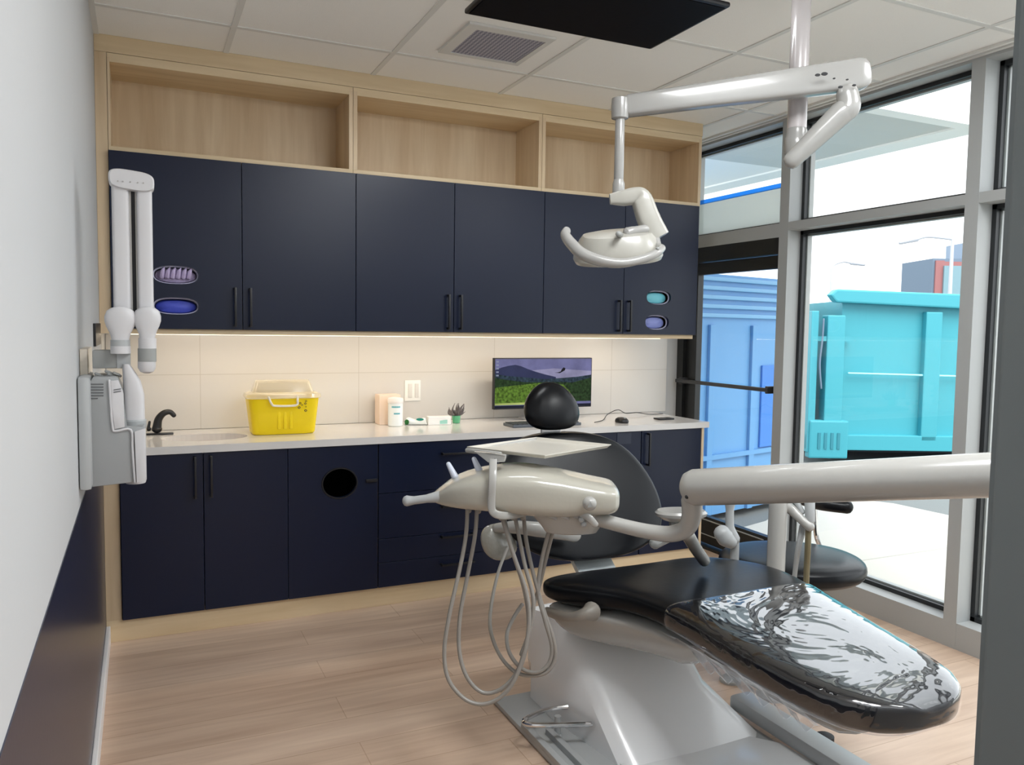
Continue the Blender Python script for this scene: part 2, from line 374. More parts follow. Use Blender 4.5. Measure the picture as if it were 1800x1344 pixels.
# exhaust grille
t = thing('air_vent', 'white square ceiling vent with grey perforated grille', 'vent', (1.63, -.68, H))
bm = bmesh.new(); slab_holes(bm, (1, 0, 0), (0, 1, 0), (0, 0, H-.012), (1.425, -.88, 1.83, -.487), [[(1.475, -.83), (1.805, -.83), (1.805, -.515), (1.475, -.515)]], (0, 0, .011))
obj('frame', bm, mat('vent_white', srgb(222, 222, 218), .5), t, smooth=False)
def grille_mat():
    m = bpy.data.materials.new('perforated_grille'); m.use_nodes = True; n = m.node_tree.nodes; lk = m.node_tree.links.new
    tc = n.new('ShaderNodeTexCoord'); mp = n.new('ShaderNodeMapping'); mp.inputs['Rotation'].default_value = (0, 0, pi/4); mp.inputs['Scale'].default_value = (75, 75, 75)
    ck = n.new('ShaderNodeTexChecker'); ck.inputs['Scale'].default_value = 1; ck.inputs[1].default_value = (*srgb(182, 182, 192), 1); ck.inputs[2].default_value = (*srgb(112, 112, 132), 1)
    lk(tc.outputs['Object'], mp.inputs[0]); lk(mp.outputs[0], ck.inputs[0]); lk(ck.outputs[0], n['Principled BSDF'].inputs['Base Color']); n['Principled BSDF'].inputs['Roughness'].default_value = .5
    return m
obj('grille', B(1.47, -.835, H-.008, 1.81, -.51, H-.005), grille_mat(), t, smooth=False)

# ---- ceiling television
t = thing('ceiling_screen', 'large black flat screen hung face down under the ceiling', 'television', (1.64, -1.54, 2.6))
bm = bmesh.new(); box(bm, 1.236, -1.775, 2.60, 2.04, -1.295, 2.618, bev=.008)
box(bm, 1.29, -1.72, 2.617, 1.98, -1.35, 2.655, bev=.012)
obj('housing', bm, mat('glossy_black_plastic', (.004, .004, .006), .35, spec=.25), t)
obj('display', B(1.25, -1.76, 2.598, 2.026, -1.31, 2.6005), mat('dark_display', (.001, .001, .003), .5, spec=.08), t, smooth=False)
bm = bmesh.new(); box(bm, 1.55, -1.63, 2.655, 1.72, -1.45, 2.665); lathe(bm, [(.03, 2.66), (.03, H)], (1.635, -1.54, 0), 16)
obj('mount', bm, M_black, t)

# ================================================================ CABINETRY
XG = [.05, .613, 1.162, 1.692, 2.230, 2.764, 3.30]     # edges of the six upper doors
UZ0, UZ1 = 1.452, 2.245
fas = obj('fascia_panel', B(0.001, 0, 2.672, 3.322, .019, H-.001), M_mapleh, smooth=False); tag(fas, 'long pale wood fascia board between open shelves and ceiling', 'panel')
fl = obj('filler_panel', B(.001, 0, 1.43, .049, .33, 2.671), M_maple, smooth=False); tag(fl, 'narrow pale wood upright between white wall and upper cabinets', 'panel')
fl = obj('filler_panel', B(.003, 0, .102, .068, .02, .868), M_maple, smooth=False); tag(fl, 'narrow pale wood upright between navy wall and lower cabinets', 'panel')
NX = [(.051, 1.151), (1.153, 2.216), (2.218, 3.318)]
lb = ['leftmost of three open pale wood shelf recesses', 'middle of three open pale wood shelf recesses', 'rightmost open pale wood shelf recess by the window']
for (a, b), l in zip(NX, lb):
    t = thing('open_shelf', l, 'shelf', ((a+b)/2, 0, 2.262), group='open shelf recesses above the wall cabinets')
    e = .020; el = .010 if a < .1 else e
    obj('side_panel', B(a, 0, 2.264, a+el, .30, 2.651), M_maple, t, smooth=False)
    obj('side_panel', B(b-e, 0, 2.264, b, .30, 2.651), M_maple, t, smooth=False)
    obj('top_panel', B(a, 0.001, 2.632, b, .32, 2.670), M_mapleh, t, smooth=False)
    obj('shelf_board', B(a, 0.001, 2.246, b, .32, 2.265), M_mapleh, t, smooth=False)
    obj('back_panel', B(a, .30, 2.262, b, .315, 2.651), M_maple, t, smooth=False)
def handle(bm, c, length, vert=True, off=.030):
    """bar handle standing off a face whose y is c[1]"""
    x, y, z = c; h = length/2; r = .0055
    if vert:
        box(bm, x-r, y-off-r, z-h, x+r, y-off+r, z+h, bev=.002)
        for s in (-1, 1): box(bm, x-r*1.1, y-off, z+s*h-(r*2 if s > 0 else 0), x+r*1.1, y, z+s*h+(0 if s > 0 else r*2), bev=.001)
    else:
        box(bm, x-h, y-off-r, z-r, x+h, y-off+r, z+r, bev=.002)
        for s in (-1, 1): box(bm, x+s*h-(r*2 if s > 0 else 0), y-off, z-r*1.1, x+s*h+(0 if s > 0 else r*2), y, z+r*1.1, bev=.001)
def carcass(x0, x1, y0, y1, z0, z1, e=.016, top=True):
    bm = bmesh.new()
    box(bm, x0, y0, z0, x0+e, y1, z1); box(bm, x1-e, y0, z0, x1, y1, z1); box(bm, x0, y0, z0, x1, y1, z0+e); box(bm, x0, y0 if top else y1-.06, z1-e, x1, y1, z1); box(bm, x0, y1-.006, z0, x1, y1, z1)
    return bm
def door(t, x0, x1, z0, z1, hole=None, m=None):
    bm = bmesh.new()
    if hole: slab_holes(bm, (1, 0, 0), (0, 0, 1), (0, -.019, 0), (x0+.0015, z0, x1-.0015, z1), hole, (0, .018, 0))
    else: box(bm, x0+.0015, -.019, z0, x1-.0015, -.001, z1, bev=.001, seg=1)
    return obj('door', bm, m or M_navy, t, smooth=False)
ul = ['navy two-door wall cabinet with glove openings, nearest the left wall', 'plain navy two-door wall cabinet in the middle of the row', 'navy two-door wall cabinet by the window with two oval openings']
OV = {0: [(.320, 1.703, .097, .042), (.320, 1.560, .097, .039)], 5: [(3.016, 1.677, .088, .042), (3.008, 1.527, .085, .044)]}
for i in range(3):
    x0, x1, xm = XG[2*i], XG[2*i+2], XG[2*i+1]
    t = thing('wall_cabinet', ul[i], 'cabinet', ((x0+x1)/2, 0, UZ0), group='navy wall cabinets')
    obj('body', carcass(x0+.001, x1-.001, 0, .33, UZ0, UZ1), M_maple, t, smooth=False)
    for k in (0, 1):
        a, b = (x0, xm) if k == 0 else (xm, x1); idx = 2*i+k
        d = door(t, a, b, UZ0+.001, UZ1-.002, [ellipse(c[0], c[1], c[2], c[3], 36, 2.6) for c in OV[idx]] if idx in OV else None)
        bm = bmesh.new(); handle(bm, ((xm-.035 if k == 0 else xm+.035), -.019, 1.56), .185); obj('handle', bm, M_black, d)
uv = obj('light_valance', B(.0505, .0, 1.428, 3.29, .33, 1.4515), M_mapleh, smooth=False); tag(uv, 'long wooden board under the wall cabinets holding the light strip', 'panel')
ls = obj('light_strip', B(.05, .285, 1.4235, 3.25, .315, 1.428), mat('warm_led', (1, .9, .7), .5, emis=(1, .84, .6), estr=3.5), smooth=False); tag(ls, 'glowing warm light strip under the wall cabinets', 'light')
# things seen through the oval openings
def blob(name, c, r, m, label, cat, e=2.6, grp=None):
    bm = bmesh.new(); rings = []
    for k in range(9):
        u = -1+2*k/8; s = max(.05, (1-abs(u)**2.6)**(1/2.6)); rings.append(super_ring((c[0], c[1]+u*r[1], c[2]), (1, 0, 0), (0, 0, 1), r[0]*s, r[2]*s, e, 30))
    ring_loft(bm, rings); o = obj(name, bm, m, loc=c); return tag(o, label, cat, grp)
M_lil = mat('lilac_gloves', srgb(190, 176, 214), .5, bump=(30, .8)); M_blg = mat('blue_gloves', srgb(70, 84, 200), .5, bump=(14, .5)); M_tlg = mat('aqua_plastic', srgb(120, 206, 222), .35); M_lav = mat('lavender_plastic', srgb(140, 150, 214), .4)
M_whf = mat('pale_cardboard', srgb(206, 206, 232), .6)
def dispenser(cx, cz, rx, rz, mm, fold, label):
    t = thing('glove_box', label, 'box', (cx, .05, cz), group='boxes behind the oval openings')
    bm = bmesh.new(); slab_holes(bm, (1, 0, 0), (0, 0, 1), (0, .004, 0), (cx-rx-.02, cz-rz-.012, cx+rx+.02, cz+rz+.016), [ellipse(cx, cz-.001, rx*.95, rz*.88, 30, 2.5)], (0, .002, 0))
    box(bm, cx-rx-.02, .10, cz-rz-.012, cx+rx+.02, .104, cz+rz+.016); box(bm, cx-rx-.02, .004, cz-rz-.014, cx+rx+.02, .104, cz-rz-.012)
    obj('carton', bm, M_whf if fold != 2 else mm, t, smooth=False)
    bm = bmesh.new(); rings = []
    for k in range(7):
        u = -1+2*k/6; s = max(.05, (1-abs(u)**2.4)**(1/2.4)); rings.append(super_ring((cx, .035+u*.03, cz-.004), (1, 0, 0), (0, 0, 1), rx*.93*s, rz*.86*s, 2.5, 30))
    ring_loft(bm, rings)
    if fold:
        for q in range(6):
            x = cx-rx*.62+q*rx*.24; tube(bm, [(x, .004, cz-.01), (x+.004, -.006, cz+rz*.35), (x+.012, -.004, cz+rz*.78)], [.012, .010, .003], n=8, k=3)
    obj('gloves', bm, mm, t)
dispenser(.320, 1.703, .097, .042, M_lil, 1, 'lilac gloves bunched in the upper oval opening of the left cabinet')
dispenser(.320, 1.560, .097, .039, M_blg, 0, 'bright blue gloves in the lower oval opening of the left cabinet')
dispenser(3.016, 1.677, .088, .042, M_tlg, 0, 'aqua box in the upper oval opening of the cabinet by the window')
dispenser(3.008, 1.527, .085, .044, M_lav, 0, 'lavender box in the lower oval opening of the cabinet by the window')

# ---- base units
LZ0, LZ1 = .104, .868
def unit(label, x0, x1):
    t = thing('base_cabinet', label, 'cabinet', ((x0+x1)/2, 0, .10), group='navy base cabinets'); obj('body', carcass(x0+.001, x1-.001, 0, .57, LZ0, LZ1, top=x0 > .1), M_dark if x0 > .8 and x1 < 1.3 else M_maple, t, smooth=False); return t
t = unit('navy two-door base cabinet under the sink', .07, .821)
for a, b, hx in ((.07, .428, .391), (.428, .821, .462)):
    d = door(t, a, b, LZ0, LZ1); bm = bmesh.new(); handle(bm, (hx, -.019, .755), .20); obj('handle', bm, M_black, d)
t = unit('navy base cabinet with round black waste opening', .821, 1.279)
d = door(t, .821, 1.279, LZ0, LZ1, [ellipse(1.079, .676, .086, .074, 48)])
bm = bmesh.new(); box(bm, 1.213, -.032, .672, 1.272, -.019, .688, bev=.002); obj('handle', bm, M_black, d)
bm = bmesh.new(); ring_loft(bm, [super_ring((1.079, y, .676), (1, 0, 0), (0, 0, 1), .086+r, .074+r, 2, 48) for y, r in ((-.0195, -.001), (-.023, .001), (-.023, .006), (-.019, .008))], closed_ends=False)
bm2 = bm; obj('waste_ring', bm2, M_black, d)
t = unit('navy base cabinet with four drawers behind the hoses', 1.281, 2.16)
for z0, z1, hz in ((.607, LZ1, .800), (.365, .604, .512), (.2365, .362, .345), (LZ0, .234, .192)):
    bm = bmesh.new(); box(bm, 1.283, -.019, z0, 2.158, -.001, z1, bev=.001, seg=1); d = obj('drawer', bm, M_navy, t, smooth=False)
    bm = bmesh.new(); handle(bm, (1.722, -.019, hz), .192, False); obj('handle', bm, M_black, d)
t = unit('navy base cabinet behind the dental chair back', 2.16, 2.915)
bm = bmesh.new(); box(bm, 2.162, -.019, LZ0, 2.54, -.001, LZ1, bev=.001, seg=1); d = obj('door', bm, M_navy, t, smooth=False)
bm = bmesh.new(); handle(bm, (2.50, -.019, .755), .2); obj('handle', bm, M_black, d)
d = door(t, 2.54, 2.914, LZ0, LZ1)
bm = bmesh.new(); box(bm, 2.74, -.0215, .795, 2.84, -.019, .86); obj('label_plate', bm, mat('dark_navy_plate', srgb(24, 32, 54), .4), d, smooth=False)
t = unit('rightmost navy base cabinet beside the glass door', 2.917, 3.368)
d = door(t, 2.917, 3.366, LZ0, LZ1); bm = bmesh.new(); handle(bm, (2.958, -.019, .755), .20); obj('handle', bm, M_black, d)
ep = obj('end_panel', B(3.369, -.019, 0, 3.387, .57, .868), M_maple, smooth=False); tag(ep, 'pale wood end panel closing the base cabinets by the glass door', 'panel')
tk = obj('toe_kick', B(.003, .0, 0, 3.368, .018, .1025), M_mapleh, smooth=False); tag(tk, 'pale wood plinth board along the floor under the base cabinets', 'panel')
# ---- worktop with sink
bm = bmesh.new(); sink = ellipse(.455, .25, .205, .135, 48, 2.2)
slab_holes(bm, (1, 0, 0), (0, 1, 0), (0, 0, .870), (.003, -.03, 3.418, .598), [sink], (0, 0, .036))
wt = obj('worktop', bm, M_quartz, smooth=False); tag(wt, 'long white quartz worktop over the navy base cabinets', 'worktop')
bs = obj('backsplash', B(.003, .592, .908, 3.53, .599, 1.62), None, smooth=False) if False else None
def splash_mat():
    m = bpy.data.materials.new('backsplash_tile'); m.use_nodes = True; n = m.node_tree.nodes; lk = m.node_tree.links.new; b = n['Principled BSDF']
    tc = n.new('ShaderNodeTexCoord'); mp = n.new('ShaderNodeMapping'); mp.inputs['Location'].default_value = (-.468+.87/1, 1.2, 0); mp.inputs['Rotation'].default_value = (pi/2, 0, 0)
    mp.inputs['Location'].default_value = (.40, -.0, 0)
    sx = n.new('ShaderNodeSeparateXYZ'); cx = n.new('ShaderNodeCombineXYZ'); lk(tc.outputs['Object'], sx.inputs[0])
    bt = n.new('ShaderNodeTexBrick'); bt.offset = 0; bt.inputs['Scale'].default_value = 1; bt.inputs['Brick Width'].default_value = .872; bt.inputs['Row Height'].default_value = .30; bt.inputs['Mortar Size'].default_value = .0016; bt.inputs['Mortar Smooth'].default_value = .2
    bt.inputs['Color1'].default_value = (*srgb(212, 210, 207), 1); bt.inputs['Color2'].default_value = (*srgb(216, 213, 209), 1); bt.inputs['Mortar'].default_value = (*srgb(190, 186, 180), 1)
    ax = n.new('ShaderNodeMath'); ax.operation = 'ADD'; ax.inputs[1].default_value = .872-.458; az = n.new('ShaderNodeMath'); az.operation = 'ADD'; az.inputs[1].default_value = -.904
    lk(sx.outputs['X'], ax.inputs[0]); lk(sx.outputs['Z'], az.inputs[0]); lk(ax.outputs[0], cx.inputs['X']); lk(az.outputs[0], cx.inputs['Y']); lk(cx.outputs[0], bt.inputs['Vector']); lk(bt.outputs['Color'], b.inputs['Base Color']); b.inputs['Roughness'].default_value = .25
    return m
bs = obj('backsplash', B(.003, .592, .908, 3.53, .599, 1.62), splash_mat(), smooth=False); tag(bs, 'large cream tiles lining the wall above the worktop', 'tiles')
t = thing('wash_basin', 'white oval undermount basin sunk in the worktop by the left wall', 'sink', (.455, .25, .87))
rings = [super_ring((.455, .25, z), (1, 0, 0), (0, 1, 0), .205*s, .135*s, 2.2, 40) for z, s in ((.8695, 1.03), (.86, 1.0), (.80, .93), (.75, .75), (.735, .4), (.733, .1))]
bm = bmesh.new(); ring_loft(bm, rings, closed_ends=False); obj('bowl', bm, mat('basin_ceramic', srgb(226, 214, 204), .15), t); obj('drain', LB([(.001, .7335), (.022, .736), (.022, .737), (.001, .7372)], (.455, .25, 0)), M_chrome, t)
t = thing('faucet', 'black curved faucet behind the oval basin', 'faucet', (.25, .43, .907))
fc = lambda a, b: max(at(a, b, y=.43), Vector((at(a, b, y=.43).x, .43, .935)), key=lambda v: v.z)
obj('base_plate', B(.185, .405, .9065, .315, .455, .914, bev=.004), M_black, t)
obj('spout', TB([fc(276, 764), fc(276, 750), fc(279, 736), fc(288, 726), fc(299, 724), fc(306, 730)], [.026, .022, .019, .016, .013, .012], n=16, k=6), M_black, t)
obj('lever', TB([fc(262, 764), fc(261, 752), fc(263, 741)], [.012, .008, .006], n=10), M_black, t)

# ---- things on the worktop
CT = .9065
p = at(434, 757, z=CT); q = at(546, 754, z=CT)
def sharps():
    cx, cy = .845, .30
    t = thing('sharps_container', 'bright yellow sharps container with cloudy raised lid', 'container', (cx, cy, CT))
    rr = lambda z, hx, hy: super_ring((cx, cy, z), (1, 0, 0), (0, 1, 0), hx, hy, 6, 40)
    bm = bmesh.new(); ring_loft(bm, [rr(CT+.001, .155, .075), rr(CT+.01, .162, .082), rr(CT+.195, .183, .098)]); 
    for k in range(-1, 2): box(bm, cx+k*.03-.008, cy-.0915, CT+.03, cx+k*.03+.008, cy-.080, CT+.13, bev=.003)
    obj('tub', bm, M_yellow, t)
    bm = bmesh.new(); ring_loft(bm, [rr(CT+.19, .190, .105), rr(CT+.196, .194, .109), rr(CT+.212, .190, .105), rr(CT+.222, .165, .09)]); obj('lid_rim', bm, M_lid, t)
    bm = bmesh.new(); ring_loft(bm, [rr(CT+.222, .155, .085), rr(CT+.27, .140, .06), rr(CT+.283, .135, .03)]); obj('lid_dome', bm, M_lid, t)
    bm = bmesh.new(); tube(bm, [(cx-.085, cy-.108, CT+.20), (cx-.07, cy-.112, CT+.165), (cx-.05, cy-.113, CT+.155), (cx+.05, cy-.113, CT+.155), (cx+.06, cy-.112, CT+.18), (cx+.06, cy-.108, CT+.20)], .006, n=8, k=4); obj('handle', bm, M_clearlid, t)
    bm = bmesh.new()
    for a, b, r in ((.075, .165, .007), (.085, .155, .005), (.07, .142, .008), (.105, .175, .006), (.102, .162, .007), (.105, .145, .004), (.104, .125, .008)):
        ring_loft(bm, [super_ring((cx+a, cy-.1055+(.195-b)*.075-.0005, CT+b), (1, 0, 0), (0, 0, 1), rr_, rr_*.9, 1.3, 10) for rr_ in (r, r*.5)], closed_ends=False)
    obj('hazard_marks', bm, M_blackmat, t, smooth=False)
sharps()
bx = at(667, 745, y=.46); 
t = thing('carton', 'tall cream cardboard carton behind the white canister', 'box', (1.49, .50, CT))
obj('body', B(at(667, 745, y=.46).x, .46, CT, at(704, 745, y=.46).x, .56, at(680, 694, y=.46).z, bev=.002), mat('cream_card', srgb(240, 218, 200), .6), t, smooth=False)
def canister():
    c = at(695, 748, z=CT); t = thing('wipes_canister', 'white round wipes canister with teal print', 'canister', c); r = .043; h = .165
    obj('tub', LB([(r*.9, CT), (r, CT+.004), (r, CT+h-.035), (r*.96, CT+h-.03)], (c.x, c.y, 0)), mat('canister_white', srgb(240, 244, 244), .25), t)
    obj('lid', LB([(r*1.04, CT+h-.032), (r*1.06, CT+h-.012), (r*.98, CT+h-.004), (r*.5, CT+h)], (c.x, c.y, 0)), mat('lid_white', srgb(244, 240, 238), .3), t)
    ang = math.atan2(CAM.y-c.y, CAM.x-c.x)+.1
    for z, a0, n_ in ((.108, -.6, 7), (.070, -.3, 5)):
        bm = bmesh.new()
        for k in range(n_):
            a = ang+a0+k*.17; rr_ = r+.0006; wd = .075
            pts = [(c.x+rr_*math.cos(a+s_), c.y+rr_*math.sin(a+s_), CT+z+d_) for s_, d_ in ((0, 0), (wd*2, 0), (wd*2, .009), (0, .009))]
            bm.faces.new([bm.verts.new(p_) for p_ in pts])
        obj('printed_line', bm, mat('teal_print', srgb(86, 178, 190), .5), t, smooth=False)
canister()
t = thing('wipes_packet', 'white and green soft packet lying beside the canister', 'packet', at(732, 748, z=CT))
a = at(711, 747, z=CT); b = at(751, 747, z=CT); u = (b-a).normalized(); cc = (a+b)/2+Vector((-u.y, u.x, 0))*.03
def pack(a, b, w, h, hole=.0):
    bm = bmesh.new(); rings = []; n = 12
    for i in range(n+1):
        s = i/n; p = a.lerp(b, s)+vv*w/2; k = max(.15, (1-abs(2*s-1)**5)**.4); hh = h*(k*(.8+.2*math.cos(6*s)))
        rings.append(super_ring(p+Vector((0, 0, hh/2+.0)), vv, (0, 0, 1), w/2, hh/2, 3, 20))
    ring_loft(bm, rings); return bm
vv = Vector((-u.y, u.x, 0))
obj('wrapper', pack(a, b, .06, .05), mat('packet_white', srgb(238, 242, 240), .3), t)
bm = bmesh.new()
for c0, rx, rz in ((at(714, 742, d=4.36), .012, .017), (at(738, 737, d=4.36), .02, .007)):
    pass
g0 = a.lerp(b, .1)-vv*.002; g1 = a.lerp(b, .68)-vv*.002
ring_loft(bm, [super_ring(g0+Vector((0, 0, .018)), u, (0, 0, 1), .013*s, .016*s, 2, 16) for s in (1, .4)], closed_ends=True)
obj('leaf_print', bm, mat('leaf_green', srgb(60, 140, 70), .5), t, smooth=False)
bm = bmesh.new(); ring_loft(bm, [super_ring(g1+Vector((0, 0, .034)), u, (0, 0, 1), .022*s, .008*s, 2, 16) for s in (1, .4)], closed_ends=True)
obj('teal_print', bm, mat('teal_green', srgb(60, 176, 160), .5), t, smooth=False)
t = thing('small_box', 'low white box with pale green print beside the plant', 'box', at(772, 747, z=CT))
a = at(753, 747, z=CT); b = at(793, 746, z=CT); u = (b-a).normalized(); vv = Vector((-u.y, u.x, 0))
obj('carton', PB([a, b, b+vv*.06, a+vv*.06], (0, 0, .048), bev=.003), mat('box_white', srgb(244, 244, 242), .4), t, smooth=False)
bm = bmesh.new(); p0 = a.lerp(b, .5)-vv*.0008; prism(bm, [p0+Vector((0, 0, .006)), p0+u*.045+Vector((0, 0, .006)), p0+u*.045+Vector((0, 0, .03)), p0+Vector((0, 0, .025))], -vv*.0005); obj('printed_patch', bm, mat('pale_green_print', srgb(160, 214, 200), .5), t, smooth=False)
def plant():
    c = at(802, 743, z=CT); t = thing('potted_plant', 'small spiky grey plant in a green glass pot', 'plant', c)
    obj('pot', LB([(.018, CT), (.022, CT+.002), (.026, CT+.045), (.024, CT+.045), (.02, CT+.01)], (c.x, c.y, 0), 20), mat('green_glass', srgb(96, 176, 130), .15), t)
    bm = bmesh.new(); random.seed(5)
    for k in range(22):
        a = random.uniform(0, 2*pi); l = random.uniform(.04, .085); tilt = random.uniform(.1, 1.15)
        d = Vector((math.cos(a)*math.sin(tilt), math.sin(a)*math.sin(tilt), math.cos(tilt))); s = c+Vector((math.cos(a)*.01, math.sin(a)*.01, .04))
        k2 = Vector((random.uniform(-1, 1), random.uniform(-1, 1), random.uniform(-.5, .5)))*.018
        tube(bm, [s, s+d*l*.5+k2, s+d*l+k2*.4], [.003, .0045 if k % 3 else .007, .001], n=6, k=4)
    obj('foliage', bm, mat('grey_plant', srgb(104, 98, 98), .6), t)
plant()
t = thing('wall_outlet', 'white double switch plate on the tiled wall above the packet', 'outlet', (1.66, .59, 1.09))
obj('plate', B(1.611, .585, 1.03, 1.711, .592, 1.155, bev=.002), mat('outlet_white', srgb(240, 240, 236), .35), t)
for k in (1.632, 1.674): obj('switch', B(k, .581, 1.05, k+.024, .586, 1.135, bev=.002), mat('outlet_grey', srgb(216, 214, 210), .35), t)
# monitor
def monitor():
    y = .40; A = at(869, 629, y=y); Bp = at(1041, 630, y=y); C_ = at(870, 720, y=y); x0, x1, z1, z0 = A.x, Bp.x, A.z, C_.z
    t = thing('computer_monitor', 'flat computer monitor showing a mountain meadow, behind the headrest', 'monitor', ((x0+x1)/2, y+.06, CT))
    obj('housing', B(x0, y, z0, x1, y+.03, z1, bev=.004), M_blackmat, t, smooth=False)
    bm = bmesh.new(); box(bm, (x0+x1)/2-.03, y+.03, CT+.01, (x0+x1)/2+.03, y+.05, z0+.12, bev=.004); box(bm, (x0+x1)/2-.12, y-.04, CT, (x0+x1)/2+.12, y+.12, CT+.012, bev=.004); obj('stand', bm, mat('silver_plastic', srgb(190, 190, 190), .3), t)
    # display: one mesh, the picture is made of flat coloured areas
    cols = {'sky': (.13, .13, .26), 'skylow': (.24, .23, .36), 'far': (.025, .03, .075), 'hill': (.02, .035, .05), 'trees': (.016, .035, .012), 'meadow': (.075, .14, .018), 'lawn': (.33, .40, .12), 'bar': (.01, .012, .025), 'kite': (.008, .008, .012), 'icon': (.2, .22, .3)}
    mats = []; idx = {}
    for k, c in cols.items():
        mm = mat('screen_'+k, (0, 0, 0), .5, emis=tuple(v*.45 for v in c), estr=1.0, spec=.1); n = mm.node_tree.nodes; lk = mm.node_tree.links.new
        z = n.new('ShaderNodeTexNoise'); z.inputs['Scale'].default_value = 60 if k in ('meadow', 'trees', 'hill') else 8; z.inputs['Detail'].default_value = 5; tcn = n.new('ShaderNodeTexCoord'); lk(tcn.outputs['Object'], z.inputs['Vector'])
        r = n.new('ShaderNodeMapRange'); r.inputs[1].default_value = .3; r.inputs[2].default_value = .7; r.inputs[3].default_value = .25 if k in ('meadow', 'trees', 'hill') else .75; r.inputs[4].default_value = 1.9 if k in ('meadow', 'trees', 'hill') else 1.3
        lk(z.outputs['Fac'], r.inputs[0]); lk(r.outputs[0], n['Principled BSDF'].inputs['Emission Strength']); idx[k] = len(mats); mats.append(mm)
    bm = bmesh.new(); w = x1-x0-.012; h = z1-z0-.014; X = x0+.006; Z = z0+.008; lay = [0]
    def poly(pts, k):
        lay[0] += 1; yy = y-.0006-lay[0]*.00006
        f = bm.faces.new([bm.verts.new((X+a*w, yy, Z+b*h)) for a, b in pts]); f.material_index = idx[k]
    poly([(0, 0), (1, 0), (1, 1), (0, 1)], 'sky'); poly([(0, .4), (1, .4), (1, .74), (.6, .80), (.35, .76), (0, .72)], 'skylow')
    poly([(0, .78), (.07, .83), (.13, .86), (.2, .88), (.26, .85), (.33, .79), (.4, .74), (.5, .68), (.62, .62), (.62, .3), (0, .3)], 'far')
    poly([(0, .70), (.1, .66), (.3, .62), (.5, .58), (.7, .60), (.85, .62), (1, .66), (1, .2), (0, .2)], 'hill')
    poly([(0, .62), (.1, .58), (.3, .52), (.55, .52), (.8, .5), (1, .6), (1, .1), (0, .1)], 'trees')
    poly([(0, .42), (.2, .46), (.45, .50), (.7, .46), (.78, .3), (.75, .1), (0, .1)], 'meadow')
    poly([(0, .06), (.55, .06), (.5, .11), (0, .10)], 'lawn'); poly([(0, 0), (1, 0), (1, .05), (0, .05)], 'bar')
    poly([(.60, .71), (.64, .715), (.67, .735), (.68, .78), (.7, .82), (.72, .80), (.715, .76), (.69, .73), (.66, .70)], 'kite')
    for k in range(5): poly([(.01, .93-k*.07), (.035, .93-k*.07), (.035, .96-k*.07), (.01, .96-k*.07)], 'icon')
    obj('display', bm, mats, t, smooth=False)
monitor()
def keyboard():
    a = at(886, 742, z=CT); b = at(1010, 752, z=CT); t = thing('keyboard', 'dark grey computer keyboard in front of the monitor', 'keyboard', (2.22, .13, CT))
    x0, x1, y0, y1 = 2.10, 2.55, .08, .22
    obj('case', B(x0, y0, CT, x1, y1, CT+.016, bev=.003), mat('keyboard_grey', srgb(86, 92, 100), .4), t, smooth=False)
    bm = bmesh.new()
    for r_ in range(5):
        for c_ in range(15): box(bm, x0+.01+c_*.0288, y0+.01+r_*.025, CT+.016, x0+.034+c_*.0288, y0+.031+r_*.025, CT+.021)
    obj('keys', bm, mat('key_grey', srgb(60, 64, 70), .5), t, smooth=False)
keyboard()
def mouse():
    c = at(1096, 743, z=CT); t = thing('computer_mouse', 'black computer mouse on the worktop', 'mouse', c)
    bm = bmesh.new(); ring_loft(bm, [super_ring((c.x, c.y+.02, CT+z), (1, 0, 0), (0, 1, 0), .035*s, .052*s, 2.4, 24) for z, s in ((.001, .95), (.01, 1), (.022, .9), (.031, .62), (.034, .2))])
    obj('shell', bm, M_black, t)
    obj('wheel', TB([(c.x-.004, c.y-.012, CT+.031), (c.x+.004, c.y-.012, CT+.031)], .006, n=10, smooth=False), M_plgrey, t)
mouse()
pts = [at(a, b, z=CT+.004) for a, b in ((1045, 742), (1060, 738))]+[at(a, b, y=.44) for a, b in ((1068, 728), (1086, 720), (1100, 726), (1120, 725), (1140, 730), (1165, 732))]
cb = obj('cable', TB([Vector((p.x, p.y, max(p.z, CT+.004))) for p in pts], .0025, n=8), M_blackmat); tag(cb, 'thin black cable arching along the worktop behind the mouse', 'cable')
a = at(1158, 738, z=CT); b = at(1190, 738, z=CT)
ph = obj('mobile_phone', B(a.x, a.y-.01, CT, b.x, a.y+.06, CT+.010, bev=.003), M_black); tag(ph, 'flat black phone lying at the back right corner of the worktop', 'phone')
bk = obj('wall_plate', B(0, -.55, 1.385, .010, -.12, 1.475, bev=.002), M_black, smooth=False); tag(bk, 'thin black plate on the white wall under the filler panel', 'plate')

# ================================================================ OUTSIDE
GZ = -.10
cpts = [(-6, -16), (-6, -6.12), (3.74, -6.12), (3.74, 1.6), (4.17, .93), (4.51, .906), (4.89, 1.02), (5.4, 1.33), (5.98, 1.42), (6.35, 1.36), (6.51, 1.1), (6.555, .6), (6.6, 0), (6.8, -1.2), (7.3, -6.5), (8, -16)]
pv = struct('ground_1', PB([(a, b, GZ-.1) for a, b in cpts], (0, 0, .1)), M_concrete, smooth=False)
bm = bmesh.new()
a = at(1500, 987, z=GZ); b = at(1656, 964, z=GZ); dd = (b-a).normalized(); nn = Vector((-dd.y, dd.x, 0))*.006
prism(bm, [a-dd*.8-nn, a+dd*2-nn, a+dd*2+nn, a-dd*.8+nn], (0, 0, .0015)); obj('expansion_joint', bm, mat('joint_grey', srgb(170, 168, 160), .9), pv, smooth=False)
struct('ground_2', B(3.74, -20, GZ-.3, 70, 60, GZ-.045), M_asphalt, smooth=False)
